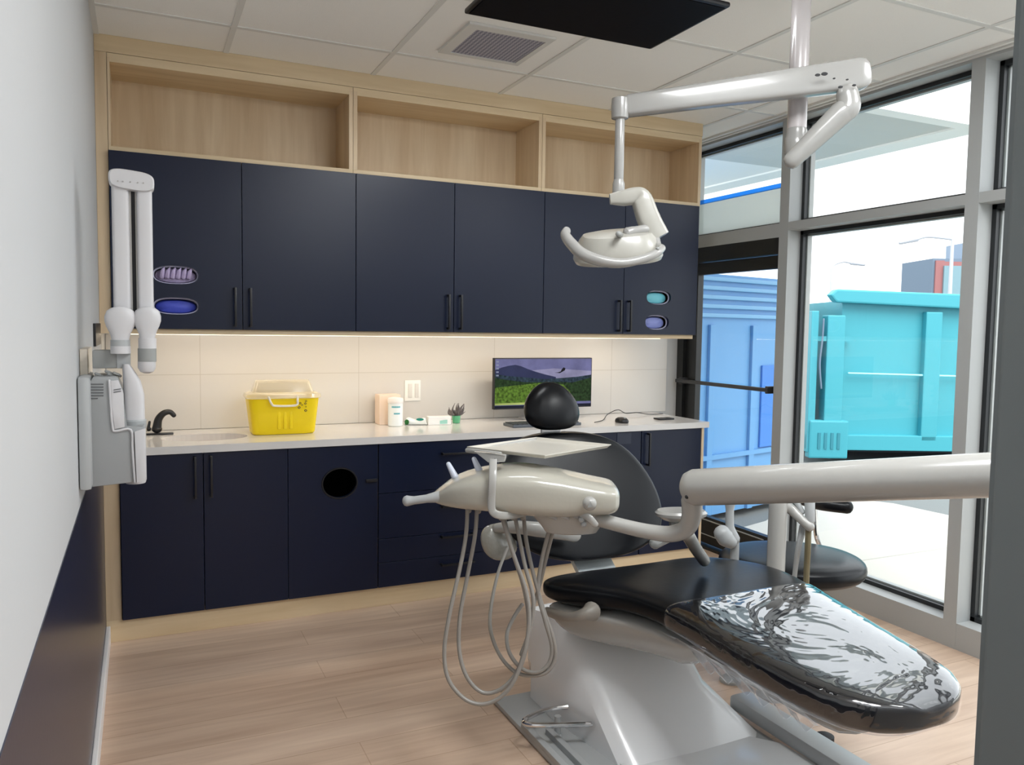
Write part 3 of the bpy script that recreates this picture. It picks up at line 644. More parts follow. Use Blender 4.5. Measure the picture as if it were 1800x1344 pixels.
# canopy over the shop front
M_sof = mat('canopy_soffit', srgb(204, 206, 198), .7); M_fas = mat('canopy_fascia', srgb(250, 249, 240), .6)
t = thing('canopy', 'pale flat canopy with grey underside outside the upper windows', 'canopy', (4.8, 4, 3.0))
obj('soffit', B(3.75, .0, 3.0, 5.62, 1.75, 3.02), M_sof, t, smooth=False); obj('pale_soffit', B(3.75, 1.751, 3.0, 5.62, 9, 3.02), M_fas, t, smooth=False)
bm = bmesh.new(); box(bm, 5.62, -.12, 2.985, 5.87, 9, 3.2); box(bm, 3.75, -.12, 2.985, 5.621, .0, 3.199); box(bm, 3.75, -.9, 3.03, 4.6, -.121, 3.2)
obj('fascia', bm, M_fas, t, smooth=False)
# blue bin outside the glass door
def blue_bin():
    o = at(1387, 880, z=GZ); ang = math.radians(13); u = Vector((-math.cos(ang), -math.sin(ang), 0)); v = Vector((-u.y, u.x, 0))*-1
    if v.y < 0: v = -v
    t = thing('waste_container', 'tall bright blue steel container outside the glass door', 'container', o)
    M = Matrix((u, v, Vector((0, 0, 1)))).transposed().to_4x4(); M.translation = o
    h = 2.05
    bm = bmesh.new(); box(bm, 0, 0, .02, 2.4, 1.6, h, M=M); obj('body', bm, M_blue, t, smooth=False)
    bm = bmesh.new()
    for k in range(5): box(bm, -.01, -.035, h-.06-k*.075, 2.42, .0, h-.025-k*.075, bev=.008, M=M)
    obj('corrugation', bm, mat('pale_blue_paint', srgb(116, 170, 212), .45), t, smooth=False)
    bm = bmesh.new(); box(bm, .12, -.02, .55, .52, 0, 1.28, bev=.005, M=M); obj('side_panel', bm, M_blued, t, smooth=False)
    bm = bmesh.new()
    for x in (.0, .62, 1.2, 1.8): box(bm, x, -.03, .02, x+.07, 0, h-.42, bev=.004, M=M)
    box(bm, 0, -.032, .5, 2.4, -.001, .54, M=M)
    obj('rib', bm, M_blue, t, smooth=False)
blue_bin()
def dumpster():
    o = at(1418, 785, d=9.9); o.z = GZ; u = RT.copy(); u.z = 0; u.normalize(); v = Vector((-u.y, u.x, 0))
    if v.dot(FW) < 0: v = -v
    M = Matrix((u, v, Vector((0, 0, 1)))).transposed().to_4x4(); M.translation = o
    t = thing('dumpster', 'big turquoise roll-off dumpster parked outside the windows', 'dumpster', o)
    zb = at(1450, 788, d=9.9).z-GZ; zt = at(1500, 512, d=9.9).z-GZ; Lh = 6.2
    bm = bmesh.new(); pr_ = [(.42, zb), (Lh, zb), (Lh, zt-.12-.02*Lh), (.42, zt-.12)]
    prism(bm, [M @ Vector((a, .12, b)) for a, b in pr_], M.to_3x3() @ Vector((0, 2.2, 0))); obj('body', bm, M_teal, t, smooth=False)
    bm = bmesh.new(); prism(bm, [M @ Vector((a, 0, b)) for a, b in [(.3, zt-.14), (Lh, zt-.36), (Lh, zt-.14), (.3, zt+.02), (.22, zt-.05)]], M.to_3x3() @ Vector((0, .15, 0)), bev=.02); obj('top_rail', bm, M_teal, t, smooth=False)
    bm = bmesh.new(); box(bm, .0, .02, zb-.02, Lh, .14, zb+.17, bev=.01, M=M); obj('bottom_rail', bm, M_teal, t, smooth=False)
    for x in (1.42, 2.55, 3.7, 4.8):
        bm = bmesh.new(); box(bm, x, .02, zb+.1, x+.2, .13, zt-.2-.03*x, bev=.015, M=M); obj('rib', bm, M_teal, t, smooth=False)
    bm = bmesh.new(); box(bm, 0.0, .0, zb-.05, .09, .5, zt-.25, bev=.01, M=M); box(bm, .2, .0, zb, .42, .2, zt-.3, bev=.015, M=M); box(bm, .05, .02, zt-.62, .5, .06, zt-.56, M=M); box(bm, .02, -.03, zb-.12, .5, .12, zb+.35, bev=.02, M=M); obj('end_post', bm, M_teal, t, smooth=False)
    bm = bmesh.new(); box(bm, -.02, .3, zb, .03, 2.2, zt-.15, M=M); obj('tail_door', bm, M_teald, t, smooth=False)
    bm = bmesh.new()
    for x in (.12, .2, .28, .36): box(bm, x, -.04, zb, x+.035, -.029, zb+.2, M=M)
    obj('louvre', bm, M_teald, t, smooth=False)
    obj('rod', TB([M @ Vector((.5, .05, 1.08)), M @ Vector((Lh, .05, 1.0))], .012, smooth=False, n=8), mat('pale_teal', srgb(150, 230, 238), .4), t)
    bm = bmesh.new(); tube(bm, [M @ Vector((.14, -.02, zt-.35)), M @ Vector((.13, -.03, zt-.6)), M @ Vector((.11, -.03, zt-.9)), M @ Vector((.14, -.03, zt-1.2))], .012, n=6); obj('chain', bm, M_slate, t)
    for x in (.35, 3.4, 5.4):
        bm = bmesh.new(); Mr = M @ Matrix.Translation((x, .15, .11)) @ Matrix.Rotation(-pi/2, 4, 'X'); lathe(bm, [(.02, 0), (.11, 0), (.12, .02), (.12, .12), (.11, .14), (.02, .14)], n=24, M=Mr); obj('wheel', bm, mat('pale_green_wheel', srgb(150, 214, 196), .5), t)
    bm = bmesh.new(); box(bm, .3, .5, .03, Lh, 1.9, zb, M=M); obj('undercarriage', bm, mat('dark_steel', srgb(70, 78, 84), .7), t, smooth=False)
dumpster()
def lamp(px, top, bot, arm, d, label):
    a = at(px, bot, d=d); b = at(px, top, d=d); t = thing('street_lamp', label, 'street lamp', (a.x, a.y, GZ)); m_ = mat('lamp_grey', srgb(176, 180, 188), .6)
    obj('pole', TB([(a.x, a.y, GZ), (a.x, a.y, b.z)], [.10, .06], n=10, smooth=False), m_, t)
    obj('arm', TB([(a.x, a.y, b.z-.2)]+[at(*q, d=d) for q in arm], .05, n=8), m_, t)
    e = at(*arm[-1], d=d); f = at(*arm[-2], d=d); obj('lamp_head', TB([e, e+(e-f).normalized()*.7], [.1, .07], n=8, smooth=False), m_, t)
lamp(1672, 412, 470, [(1655, 418), (1630, 416), (1612, 420)], 32, 'distant street lamp with arm to the left, by the stacked containers')
lamp(1460, 470, 520, [(1466, 466), (1482, 460), (1496, 462)], 42, 'faint street lamp curving right above the turquoise dumpster')
def stack():
    d = 38; a = at(1631, 640, d=d); t = thing('container_stack', 'distant red and slate stacked shipping containers behind the dumpster', 'containers', (a.x, a.y, GZ))
    u = RT.copy(); u.z = 0; u.normalize(); v = Vector((-u.y, u.x, 0)); v = v if v.dot(FW) > 0 else -v
    M = Matrix((u, v, Vector((0, 0, 1)))).transposed().to_4x4(); M.translation = Vector((a.x, a.y, GZ))
    h = at(1631, 455, d=d).z-GZ; w = 9
    bm = bmesh.new(); box(bm, 0, 0, 0, w, 3, h, M=M); obj('lower_stack', bm, M_slate, t, smooth=False)
    bm = bmesh.new(); box(bm, .1, -.1, h-2.6, .5, 0, h-.1, M=M); box(bm, .5, -.1, h-.5, w, 0, h-.15, M=M); obj('red_container', bm, M_red, t, smooth=False)
    bm = bmesh.new(); box(bm, .45, -.2, h-2.2, 1.6, -.1, h-.35, M=M); obj('teal_container', bm, mat('faded_teal', srgb(120, 150, 160), .7, bump=(4, 1)), t, smooth=False)
    bm = bmesh.new(); box(bm, 2.2, .0, h-.01, w, 3, h+.9, M=M); obj('upper_stack', bm, mat('slate_light', srgb(140, 156, 174), .7), t, smooth=False)
stack()

# ================================================================ X-RAY UNIT ON THE LEFT WALL
M_xr = mat('xray_white', srgb(206, 205, 207), .35, bump=(8, .01))
def xray():
    P = lambda a, b, y=-1.45: at(a, b, y=y)
    t = thing('xray_unit', 'white wall mounted dental x-ray unit with folded double arm', 'x-ray unit', (0, -1.4, 1.18))
    # wall plate and body: in the wall's own axes
    obj('wall_plate', B(.001, -1.50, 1.0, .034, -1.22, 1.325, bev=.012), M_plastic2, t)
    y0 = -1.46
    g = lambda a, b: P(a, b, y0)
    pts = [g(151, 857), g(151, 676), g(163, 662), g(206, 662), g(217, 690), g(219, 752), g(255, 746), g(257, 838), g(250, 846)]
    bm = bmesh.new(); prism(bm, [Vector((max(p.x, .028), p.y, p.z)) for p in pts], (0, .20, 0), bev=.006); obj('body', bm, mat('xray_grey', srgb(158, 161, 162), .4), t)
    bm = bmesh.new(); tube(bm, [g(192, 668)-Vector((0, .004, 0)), g(194, 700)-Vector((0, .004, 0)), g(198, 750)-Vector((0, .004, 0)), g(204, 757)-Vector((0, .004, 0)), g(230, 755)-Vector((0, .004, 0)), g(233, 790)-Vector((0, .004, 0)), g(237, 847)-Vector((0, .004, 0))], .0035, n=8, k=4); obj('edge_trim', bm, M_xr, t)
    bm = bmesh.new(); pp = [g(194, 669), g(208, 668), g(217, 692), g(219, 750), g(201, 754), g(197, 715)]; prism(bm, [p-Vector((0, .006, 0)) for p in pp], (0, .01, 0), bev=.002); obj('side_panel', bm, M_xr, t)
    bm = bmesh.new(); pp = [g(236, 758), g(255, 752), g(257, 838), g(250, 846), g(240, 848)]; prism(bm, [p-Vector((0, .01, 0)) for p in pp], (0, .02, 0), bev=.003); obj('corner_cover', bm, M_xr, t)
    bm = bmesh.new()
    for k in range(6):
        a = g(153, 674+k*5); b = g(182 if k < 5 else 172, 674+k*5); prism(bm, [a-Vector((0, .001, 0)), b-Vector((0, .001, 0)), b+Vector((0, -.001, -.0032)), a+Vector((0, -.001, -.0032))], (0, -.0006, 0))
    for k in range(2): 
        a = g(200, 684+k*4); b = g(213, 682+k*4); prism(bm, [a-Vector((0, .0075, 0)), b-Vector((0, .0075, 0)), b+Vector((0, -.0075, -.0025)), a+Vector((0, -.0075, -.0025))], (0, -.0006, 0))
    obj('printed_text', bm, mat('label_ink', srgb(96, 98, 100), .7), t, smooth=False)['kind'] = 'stuff'
    yb = -1.40
    c = P(237, 750, yb); r = (P(258, 750, yb).x-P(219, 750, yb).x)/2
    top = P(237, 650, yb).z-c.z
    obj('arm_socket', LB([(r*.9, c.z-.17), (r, c.z-.16), (r, c.z-.004)], (c.x, c.y, 0), 28), M_xr, t)
    obj('swivel_collar', LB([(r*1.05, c.z-.004), (r*1.1, c.z), (r*1.1, c.z+.02), (r, c.z+.024)], (c.x, c.y, 0), 28), M_plastic2, t)
    bm = bmesh.new(); ring_loft(bm, [super_ring((c.x+dx, c.y, c.z+z), (1, 0, 0), (0, 1, 0), rx, r*.85, 3, 24) for z, rx, dx in ((.024, r*.95, 0), (.10, r*.95, -.001), (.14, r*.8, -.006), (.175, r*.5, -.016), (.19, r*.3, -.02))]); obj('arm_knuckle', bm, M_xr, t)
    # bracket block
    a = P(162, 618, yb); b = P(230, 647, yb)
    obj('bracket', B(a.x, yb, b.z, b.x-.002, yb+.09, a.z+.004, bev=.004), M_plgrey, t)
    obj('bracket_cover', B(P(205, 620, yb).x, yb-.003, b.z, b.x, yb+.02, a.z+.004, bev=.002), M_plastic2, t)
    obj('mounting_strip', B(.001, -1.36, 1.30, .022, -1.10, 1.40, bev=.003), mat('cream_plastic', srgb(232, 222, 206), .4), t)
    bm = bmesh.new()
    for q in ((168, 656), (186, 652), (190, 657), (200, 655)): tube(bm, [P(q[0], q[1], yb-.02), P(q[0]+8, q[1]+3, yb-.01), P(q[0]+12, q[1]+6, yb)], .004, n=6, k=3)
    obj('cable_clips', bm, M_plgrey, t)
    # folded arms
    def spade(cx, ctop, cbot, w0, w1, yy, name, parent, m_=M_xr):
        A = P(cx, ctop, yy); Bq = P(cx, cbot, yy); k = .00184
        bm = bmesh.new(); rings = []
        for s, w in ((0, .25), (.04, .6), (.12, .86), (.28, 1.0), (.42, 1.0), (.58, .88), (.75, .68), (.9, .58), (1, .56)):
            p = A.lerp(Bq, s); rings.append(super_ring(p, (1, 0, 0), (0, 1, 0), w0*k*w/2, .024*(w*.5+.5), 2.6, 24))
        ring_loft(bm, rings); return obj(name, bm, m_, parent)
    yA = -1.38
    for x0, x1, yy, nm in ((195, 231, yA, 'lower_arm'), (239, 271, yA, 'upper_arm')):
        a = P(x0, 318, yy); b = P(x1, 560, yy)
        bm = bmesh.new(); rings = []
        w = (b.x-a.x)/2; cx = (a.x+b.x)/2
        for z in (b.z, a.z): rings.append(super_ring((cx, yy+.02, z), (1, 0, 0), (0, 1, 0), w, .03, 5, 28))
        ring_loft(bm, rings); obj(nm, bm, M_xr, t)
    a = P(228, 325, yA); b = P(240, 575, yA)
    bm = bmesh.new(); box(bm, P(224, 400, yA).x, yA+.005, b.z, P(231, 400, yA).x, yA+.03, a.z); box(bm, P(238, 400, yA).x, yA+.004, b.z, P(246, 400, yA).x, yA+.03, a.z); obj('inner_rail', bm, mat('rail_grey', srgb(168, 166, 162), .4), t, smooth=False)
    obj('dark_slot', B(P(230.5, 400, yA).x, yA+.012, b.z, P(238.5, 400, yA).x, yA+.04, a.z), M_blackmat, t, smooth=False)
    A = P(231, 316, yA-.02); bm = bmesh.new()
    w = (P(273, 316, yA-.02).x-P(191, 316, yA-.02).x)/2
    th = math.radians(8); U_ = Vector((math.cos(th), 0, -math.sin(th)*.6)); V_ = Vector((0, 0, 1))
    ring_loft(bm, [super_ring(A+Vector((0, dy, 0)), U_, V_, w*s, .029*s, 3.4, 40) for dy, s in ((0, .93), (.006, 1), (.06, 1), (.07, .95))]); cap = obj('elbow_cap', bm, M_xr, t)
    bm = bmesh.new()
    for q in (207, 216, 229, 242, 252):
        p = P(q, 318+(q-207)*.08, yA-.021); lathe(bm, [(.0005, -.0015), (.0022, -.001), (.0022, .001), (.0005, .001)], p, 8, M=Matrix.Rotation(pi/2, 4, 'X'))
    obj('screw_marks', bm, mat('screw_grey', srgb(170, 166, 162), .5), cap)
    spade(211.5, 539, 600, 46, 0, yA-.03, 'shoulder_joint', t); spade(259, 539, 597, 41, 0, yA-.03, 'head_joint', t)
    k = .00184
    for cx, prof, nm, m_ in ((211.5, [(597, 14.5), (608, 14.5)], 'joint_collar', M_plastic2), (212, [(608, 15), (621, 15)], 'joint_base', M_xr), (259, [(594, 13.5), (612, 13.5)], 'joint_collar', M_xr), (258.5, [(612, 14), (635, 14)], 'grip_ring', M_plgrey), (258, [(635, 13.5), (646, 13.5), (653, 10), (656, 4)], 'end_cap', M_xr)):
        c = P(cx, prof[0][0], yA-.03); bm = bmesh.new(); lathe(bm, [(w_*k, P(cx, y_, yA-.03).z) for y_, w_ in prof], (c.x, c.y, 0), 24); obj(nm, bm, m_, t)
xray()

# ================================================================ OPERATING LIGHT
M_lampl = mat('lamp_lacquer', srgb(158, 157, 154), .25, coat=.3, bump=(8, .01))
def op_light():
    base = at(1409, 0, d=2.84); px_, py_ = base.x, base.y
    t = thing('dental_light', 'white dental operating light hanging on a jointed arm from a ceiling pole', 'dental light', (px_, py_, H))
    zb = 2.12; zo = -.055
    obj('pole', LB([(.034, zb-.02), (.033, H)], (px_, py_, 0), 24), mat('white_lacquer', srgb(190, 184, 184), .18, coat=.5), t)
    obj('ceiling_flange', LB([(.09, H-.02), (.095, H-.012), (.095, H-.0045)], (px_, py_, 0), 28), M_lampl, t)
    obj('collar', LB([(.037, at(1393, 268, d=2.84).z), (.040, at(1393, 265, d=2.84).z), (.040, at(1393, 240, d=2.84).z), (.036, at(1393, 236, d=2.84).z), (.036, at(1393, 226, d=2.84).z), (.034, at(1393, 222, d=2.84).z)], (px_, py_, 0), 24), M_lampl, t)
    # link arm: rises from the foot of the pole to the pivot of the long arm
    d0 = 2.80
    L0 = at(1391, 283, d=d0-.02); L1 = at(1478, 200, d=d0-.07); L2 = at(1492, 188, d=d0-.08); L3 = at(1489, 162, d=d0-.08)
    n_ = (RT*.0+FW)
    obj('link_arm', TB([L0, L0.lerp(L1, .5), L1, L2, L3], [.030, .036, .042, .038, .036], n=16, k=6, flat=(FW, 1.0)), M_lampl, t)
    # long arm
    A = at(1520, 130, d=2.74); Bq = at(1100, 187, d=2.76)
    ax = (A-Bq).normalized(); up = Vector((0, 0, 1)); up = (up-ax*up.dot(ax)).normalized(); sd = ax.cross(up)
    bm = bmesh.new(); rings = []
    Lg = (A-Bq).length
    for s, h, w in ((-.012, .012, .012), (-.004, .030, .026), (.01, .036, .03), (.3, .040, .032), (.7, .048, .036), (.97, .052, .038), (.995, .048, .035), (1.012, .036, .028), (1.02, .015, .012)):
        rings.append(super_ring(Bq+ax*(Lg*s), up, sd, h, w, 5, 28))
    ring_loft(bm, rings); la = obj('spring_arm', bm, M_lampl, t)
    for q in ((1436, 133, 4), (1448, 131, 5), (1465, 139, 2), (1488, 141, 2), (1476, 154, 3.5), (1500, 151, 3)):
        bm = bmesh.new(); p = at(q[0], q[1], d=2.675); ring_loft(bm, [super_ring(p-FW*(.004+dz), RT, UP, q[2]*.0022, q[2]*.0011, 2, 10) for dz in (0, .004)]); obj('screw', bm, M_blackmat, la, smooth=False)
    hb = at(1090, 189, d=2.75); bm = bmesh.new(); lathe(bm, [(.012, hb.z-.043), (.029, hb.z-.037), (.031, hb.z), (.029, hb.z+.03), (.012, hb.z+.036)], (hb.x, hb.y, 0), 24); obj('arm_hinge', bm, M_lampl, t)
    q0 = at(1090, 205, d=2.75); q1 = at(1089, 332, d=2.75)
    obj('drop_tube', TB([(q0.x, q0.y, q0.z), (q0.x, q0.y, q1.z+.03)], .0165, n=18, smooth=False), M_lampl, t)
    obj('drop_joint', LB([(.012, q1.z-.02), (.021, q1.z-.012), (.021, q1.z+.02), (.0165, q1.z+.035)], (q0.x, q0.y, 0), 20), M_lampl, t)
    # yoke: goes right from the joint then down
    d = 2.72
    pts = [at(1072, 350, d=d), at(1095, 348, d=d), at(1118, 345, d=d), at(1128, 352, d=d), at(1140, 385, d=d), at(1158, 418, d=d)]
    bm = bmesh.new(); rings = []; P = catmull(pts, 6); sizes = [(.020, .014), (.030, .022), (.034, .026), (.040, .032), (.044, .034), (.042, .030)]
    for i, p in enumerate(P):
        tg = (P[min(i+1, len(P)-1)]-P[max(i-1, 0)]).normalized(); s = i/6; j = min(int(s), 4); f = s-j
        w = sizes[j][0]*(1-f)+sizes[j+1][0]*f if j < 5 else sizes[5][0]; w2 = sizes[j][1]*(1-f)+sizes[j+1][1]*f
        sdv = tg.cross(FW).normalized(); rings.append(super_ring(p, sdv, FW, w*.86, w2, 4, 24))
    ring_loft(bm, rings); obj('yoke', bm, mat('cream_white_plastic', srgb(172, 170, 162), .3, coat=.2), t)
    # lamp head: shallow reflector shell seen from above
    c = at(1085, 430, d=2.74); nrm = (Vector((0, 0, 1))+UP*.1-RT*.10-FW*.30).normalized(); ux = (RT-nrm*RT.dot(nrm)).normalized(); uy = nrm.cross(ux)
    M = Matrix((ux, uy, nrm)).transposed().to_4x4(); M.translation = c+FW*.0
    k = .0
    bm = bmesh.new(); rings = []
    for r, z, e in ((.150, -.052, 2.6), (.156, -.040, 2.6), (.152, -.018, 2.6), (.132, .022, 2.8), (.118, .038, 2.8), (.075, .046, 2.4), (.01, .047, 2)):
        rings.append([M @ v for v in super_ring((0, 0, z), (1, 0, 0), (0, 1, 0), r*.98, r*.80, e, 40)])
    ring_loft(bm, rings); hd = obj('lamp_shell', bm, mat('cream_white_plastic', srgb(172, 170, 162), .3), t)
    bm = bmesh.new(); ring_loft(bm, [[M @ v for v in super_ring((0, 0, z), (1, 0, 0), (0, 1, 0), r, r*.82, 2.4, 40)] for z, r in ((-.053, .138), (-.058, .12), (-.06, .05), (-.06, .01))]); obj('lens', bm, mat('lamp_lens', srgb(235, 238, 240), .08), hd)
    bm = bmesh.new(); tube(bm, [M @ Vector((.13, .05, .0)), M @ Vector((.105, -.015, .045)), M @ Vector((.055, -.045, .05)), M @ Vector((.03, -.05, .045))], [.016, .015, .015, .02], n=12); obj('tilt_arm', bm, M_lampl, t)
    obj('tilt_knob', TB([at(1087, 411, d=2.60), at(1091, 413, d=2.66)], .010, n=10, smooth=False), M_plgrey, t)
    # front grip rail curving round the near rim with two handles
    def g(x, y, z): return M @ Vector((x, y, z))
    pts = [at(996, 405, d=2.62), at(994, 414, d=2.61), at(1006, 430, d=2.60), at(1025, 447, d=2.585), at(1060, 459, d=2.575), at(1095, 462, d=2.575), at(1130, 455, d=2.59), at(1155, 444, d=2.61), at(1164, 436, d=2.64)]
    obj('grip_rail', TB(pts, [.014, .017, .019, .020, .018, .015, .014, .014, .012], n=14, k=6), M_lampl, t)
    obj('rail_bracket', TB([at(1164, 436, d=2.64), at(1156, 432, d=2.68), at(1150, 415, d=2.72)], [.012, .014, .018], n=12), M_lampl, t)
    obj('bolt', TB([at(1155, 437, d=2.62), at(1156, 437, d=2.60)], .006, n=8, smooth=False), M_plgrey, t)
op_light()

# ================================================================ DENTAL CHAIR
def interp(tab, y):
    for (a, u), (b, v) in zip(tab, tab[1:]):
        if (a >= y >= b) or (a <= y <= b): f = (y-a)/(b-a); return u*(1-f)+v*f
    return tab[-1][1]
LWt = [(-1.440, .36), (-1.455, .43), (-1.48, .465), (-1.52, .475), (-1.58, .455), (-1.66, .39), (-1.75, .31), (-1.87, .262), (-2.0, .24), (-2.2, .235), (-2.4, .235), (-2.53, .225), (-2.62, .20), (-2.68, .155), (-2.715, .10), (-2.735, .03)]
RWt = [(-1.440, .08), (-1.455, .14), (-1.48, .21), (-1.52, .28), (-1.58, .35), (-1.66, .40), (-1.75, .415), (-1.87, .40), (-2.0, .37), (-2.2, .32), (-2.4, .275), (-2.53, .24), (-2.62, .205), (-2.68, .155), (-2.715, .10), (-2.735, .03)]
ZTt = [(-1.44, .535), (-1.455, .552), (-1.48, .565), (-1.52, .575), (-1.6, .578), (-1.8, .580), (-2.0, .575), (-2.4, .562), (-2.62, .558), (-2.68, .552), (-2.715, .545), (-2.735, .53)]
ZBt = [(-1.44, .515), (-1.455, .50), (-1.48, .49), (-1.52, .482), (-1.6, .48), (-1.8, .50), (-2.0, .49), (-2.3, .47), (-2.62, .468), (-2.68, .475), (-2.715, .485), (-2.735, .50)]
def pad_sections(bm, ys, grow=0, e=3.6, n=40, x0=1.97, zt_=0, zb_=0, lw=LWt, rw=RWt):
    rings = []
    for y in ys:
        l = interp(lw, y)+grow; r = interp(rw, y)+grow; zt = interp(ZTt, y)+grow+zt_; zb = interp(ZBt, y)-grow+zb_; zc = (zt+zb)/2; hz = (zt-zb)/2; ring = []
        for j in range(n):
            t = 2*pi*j/n; cx, sx = math.cos(t), math.sin(t)
            X = math.copysign(abs(cx)**(2/e), cx); Z = math.copysign(abs(sx)**(2/(e*.8)), sx)
            # gentle saddle across the top
            ring.append(Vector((x0+X*(r if X > 0 else l), y, zc+Z*hz-(0.010*(1-X*X) if Z > .3 else 0))))
        rings.append(ring)
    ring_loft(bm, rings)
YS = [-1.440, -1.447, -1.455, -1.467, -1.48, -1.50, -1.52, -1.55, -1.58, -1.62, -1.66, -1.70, -1.75, -1.81, -1.87, -1.94, -2.0, -2.1, -2.2, -2.3, -2.4, -2.47, -2.53, -2.58, -2.62, -2.65, -2.68, -2.70, -2.715, -2.727, -2.735]
def soft(o, lv=1):
    md = o.modifiers.new('soft', 'SUBSURF'); md.levels = lv; md.render_levels = lv; return o
def dental_chair():
    t = thing('dental_chair', 'black upholstered dental chair on a white sloping pedestal', 'dental chair', (1.9, -1.8, 0))
    bm = bmesh.new(); pad_sections(bm, YS, grow=.010, zb_=.004, e=4.6); seat = soft(obj('seat_and_leg_rest', bm, M_leather, t))
    # clear plastic sleeve over the foot end
    bm = bmesh.new(); pad_sections(bm, [-1.93, -1.935]+[y for y in YS if y < -1.95], grow=.016, zb_=.004, e=4.6); soft(obj('plastic_cover', bm, M_wrap, seat))['label'] = 'clear glossy plastic sleeve over the foot end'
    # white shell under the seat
    bm = bmesh.new(); rings = []
    for z, gx, ya, yb_ in ((.492, -.0, -1.465, -2.15), (.45, -.01, -1.470, -2.12), (.40, -.03, -1.48, -2.05), (.355, -.08, -1.50, -1.95), (.325, -.16, -1.53, -1.88)):
        ring = []
        ys = [ya, ya-.03, ya-.08, -1.66, -1.78, -1.9 if yb_ < -1.9 else yb_+.04, yb_+.01]
        L_ = [Vector((1.97-interp(LWt, y)-gx*(1 if y < ya-.02 else 1.6), y, z)) for y in ys]; R_ = [Vector((1.97+interp(RWt, y)+gx*(1 if y < ya-.02 else 1.6), y, z)) for y in ys]
        ring = L_+R_[::-1]; rings.append(ring)
    ring_loft(bm, rings); soft(obj('seat_shell', bm, M_plastic, t), 2)
    bm = bmesh.new(); rings = []
    for z, g_ in ((.474, -.03), (.44, -.05), (.40, -.10), (.385, -.15)):
        ys = [-1.98, -2.1, -2.25, -2.4, -2.5-.04*(z > .43), -2.56-.06*(z > .43)]
        rings.append([Vector((1.97-max(.03, interp(LWt, y)+g_), y, z)) for y in ys]+[Vector((1.97+max(.03, interp(LWt, y)+g_), y, z)) for y in ys[::-1]])
    ring_loft(bm, rings); soft(obj('leg_rest_shell', bm, mat('grey_plastic_film', srgb(150, 150, 148), .25), t), 1)
    # crinkled bag ends under the sleeve
    bm = bmesh.new(); random.seed(3); G = []
    for i in range(26):
        y = -1.93-i*.023; row = []
        for j in range(7):
            zz = .492-j*.022*(.55+.45*math.sin(i*.9)**2); xx = 1.97-interp(LWt, y)-.012+j*.016+random.uniform(-.007, .007)
            row.append(bm.verts.new((xx, y+random.uniform(-.006, .006), zz+random.uniform(-.003, .003))))
        G.append(row)
    for i in range(25):
        for j in range(6): bm.faces.new((G[i][j], G[i+1][j], G[i+1][j+1], G[i][j+1]))
    o = obj('bag_gathers', bm, M_wrap, t); md = o.modifiers.new('thick', 'SOLIDIFY'); md.thickness = .0012; soft(o, 1)
    # armrest pivot tube flaring into the shell
    obj('pivot_tube', TB([at(962, 1074, d=2.90), at(985, 1082, d=2.82), at(1010, 1084, d=2.77), at(1030, 1078, d=2.76), at(1040, 1074, d=2.79)], [.016, .018, .018, .022, .034], n=16, k=5), mat('taupe_plastic', srgb(150, 144, 136), .35), t)
    # sloping pedestal
    pf = lambda z: -1.467-(.342-z)*1.36
    bm = bmesh.new(); rings = []
    for z in (.0, .02, .05, .10, .16, .24, .30, .34, .36):
        yf = pf(z)
        xl = 1.63; xr = 2.05 if z > .16 else 2.05+.12*(1-z/.16); zl = 1.545 if z < .2 else 1.545+.05*(z-.2)/.16
        yr = -1.22 if z > .1 else -1.30
        rings.append([Vector(p) for p in ((xl, yf, z), (xl+.03, yf-.012, z), ((xl+xr)/2, yf-.02, z), (xr-.03, yf-.012, z), (xr, yf, z), (xr+.03, yf+.03, z), (xr+.04, -1.35, z), (xr, yr, z), (1.66, yr, z), (1.56, yr-.02, z), (zl, -1.30, z), (zl-.005, max(yf+.12, -1.48), z), (xl-.035, yf+.04, z), (xl-.012, yf+.012, z))])
    ring_loft(bm, rings); (lambda o: o)(obj('pedestal', bm, mat('pedestal_white', srgb(232, 233, 234), .25, coat=.3, bump=(3, .02)), t))
    bm = bmesh.new(); prism(bm, [Vector(p) for p in ((1.60, -1.84, .001), (2.08, -1.84, .001), (2.20, -1.98, .001), (2.24, -2.45, .001), (1.60, -2.45, .001))], (0, 0, .03), bev=.008); obj('front_foot', bm, mat('pedestal_white', (1, 1, 1)), t)
    bm = bmesh.new(); box(bm, 1.405, -2.25, .001, 2.20, -1.25, .022, bev=.006); box(bm, 1.405, -2.25, .018, 1.43, -1.50, .04, bev=.006); box(bm, 1.465, -2.25, .018, 1.49, -1.58, .045, bev=.006)
    obj('base_plate', bm, M_plastic2, t)
    bm = bmesh.new(); box(bm, 2.20, -2.9, .03, 2.30, -1.7, .085, bev=.015); obj('base_beam', bm, M_plastic2, t)
    for q in ((1279, 1253), (1450, 1292)):
        p = at(*q, z=.03); obj('foot_pad', LB([(.02, .001), (.032, .004), (.032, .03), (.02, .036)], (p.x, p.y, 0), 16), M_blackmat, t)
    # back
    BW = [(.49, .10), (.505, .20), (.53, .28), (.57, .345), (.63, .39), (.70, .405), (.78, .40), (.86, .37), (.92, .33), (.96, .28), (.99, .21), (1.005, .14), (1.012, .05)]
    bm = bmesh.new(); rings = []
    for z, w in BW:
        f = (z-.5)/.5; cx = 1.945-.06*f; cy = -1.12+.25*f; th = .045*min(1, w/.14)**.5
        ring = super_ring((cx, cy, z), (1, 0, 0), (0, 1, 0), w, th, 2.6, 36)
        for v in ring: v.y += -.045*((v.x-cx)/.4)**2*0+.05*((v.x-cx)/.4)**2*-.5
        rings.append(ring)
    ring_loft(bm, rings); soft(obj('backrest', bm, M_leather, t))
    bm = bmesh.new(); rings = []
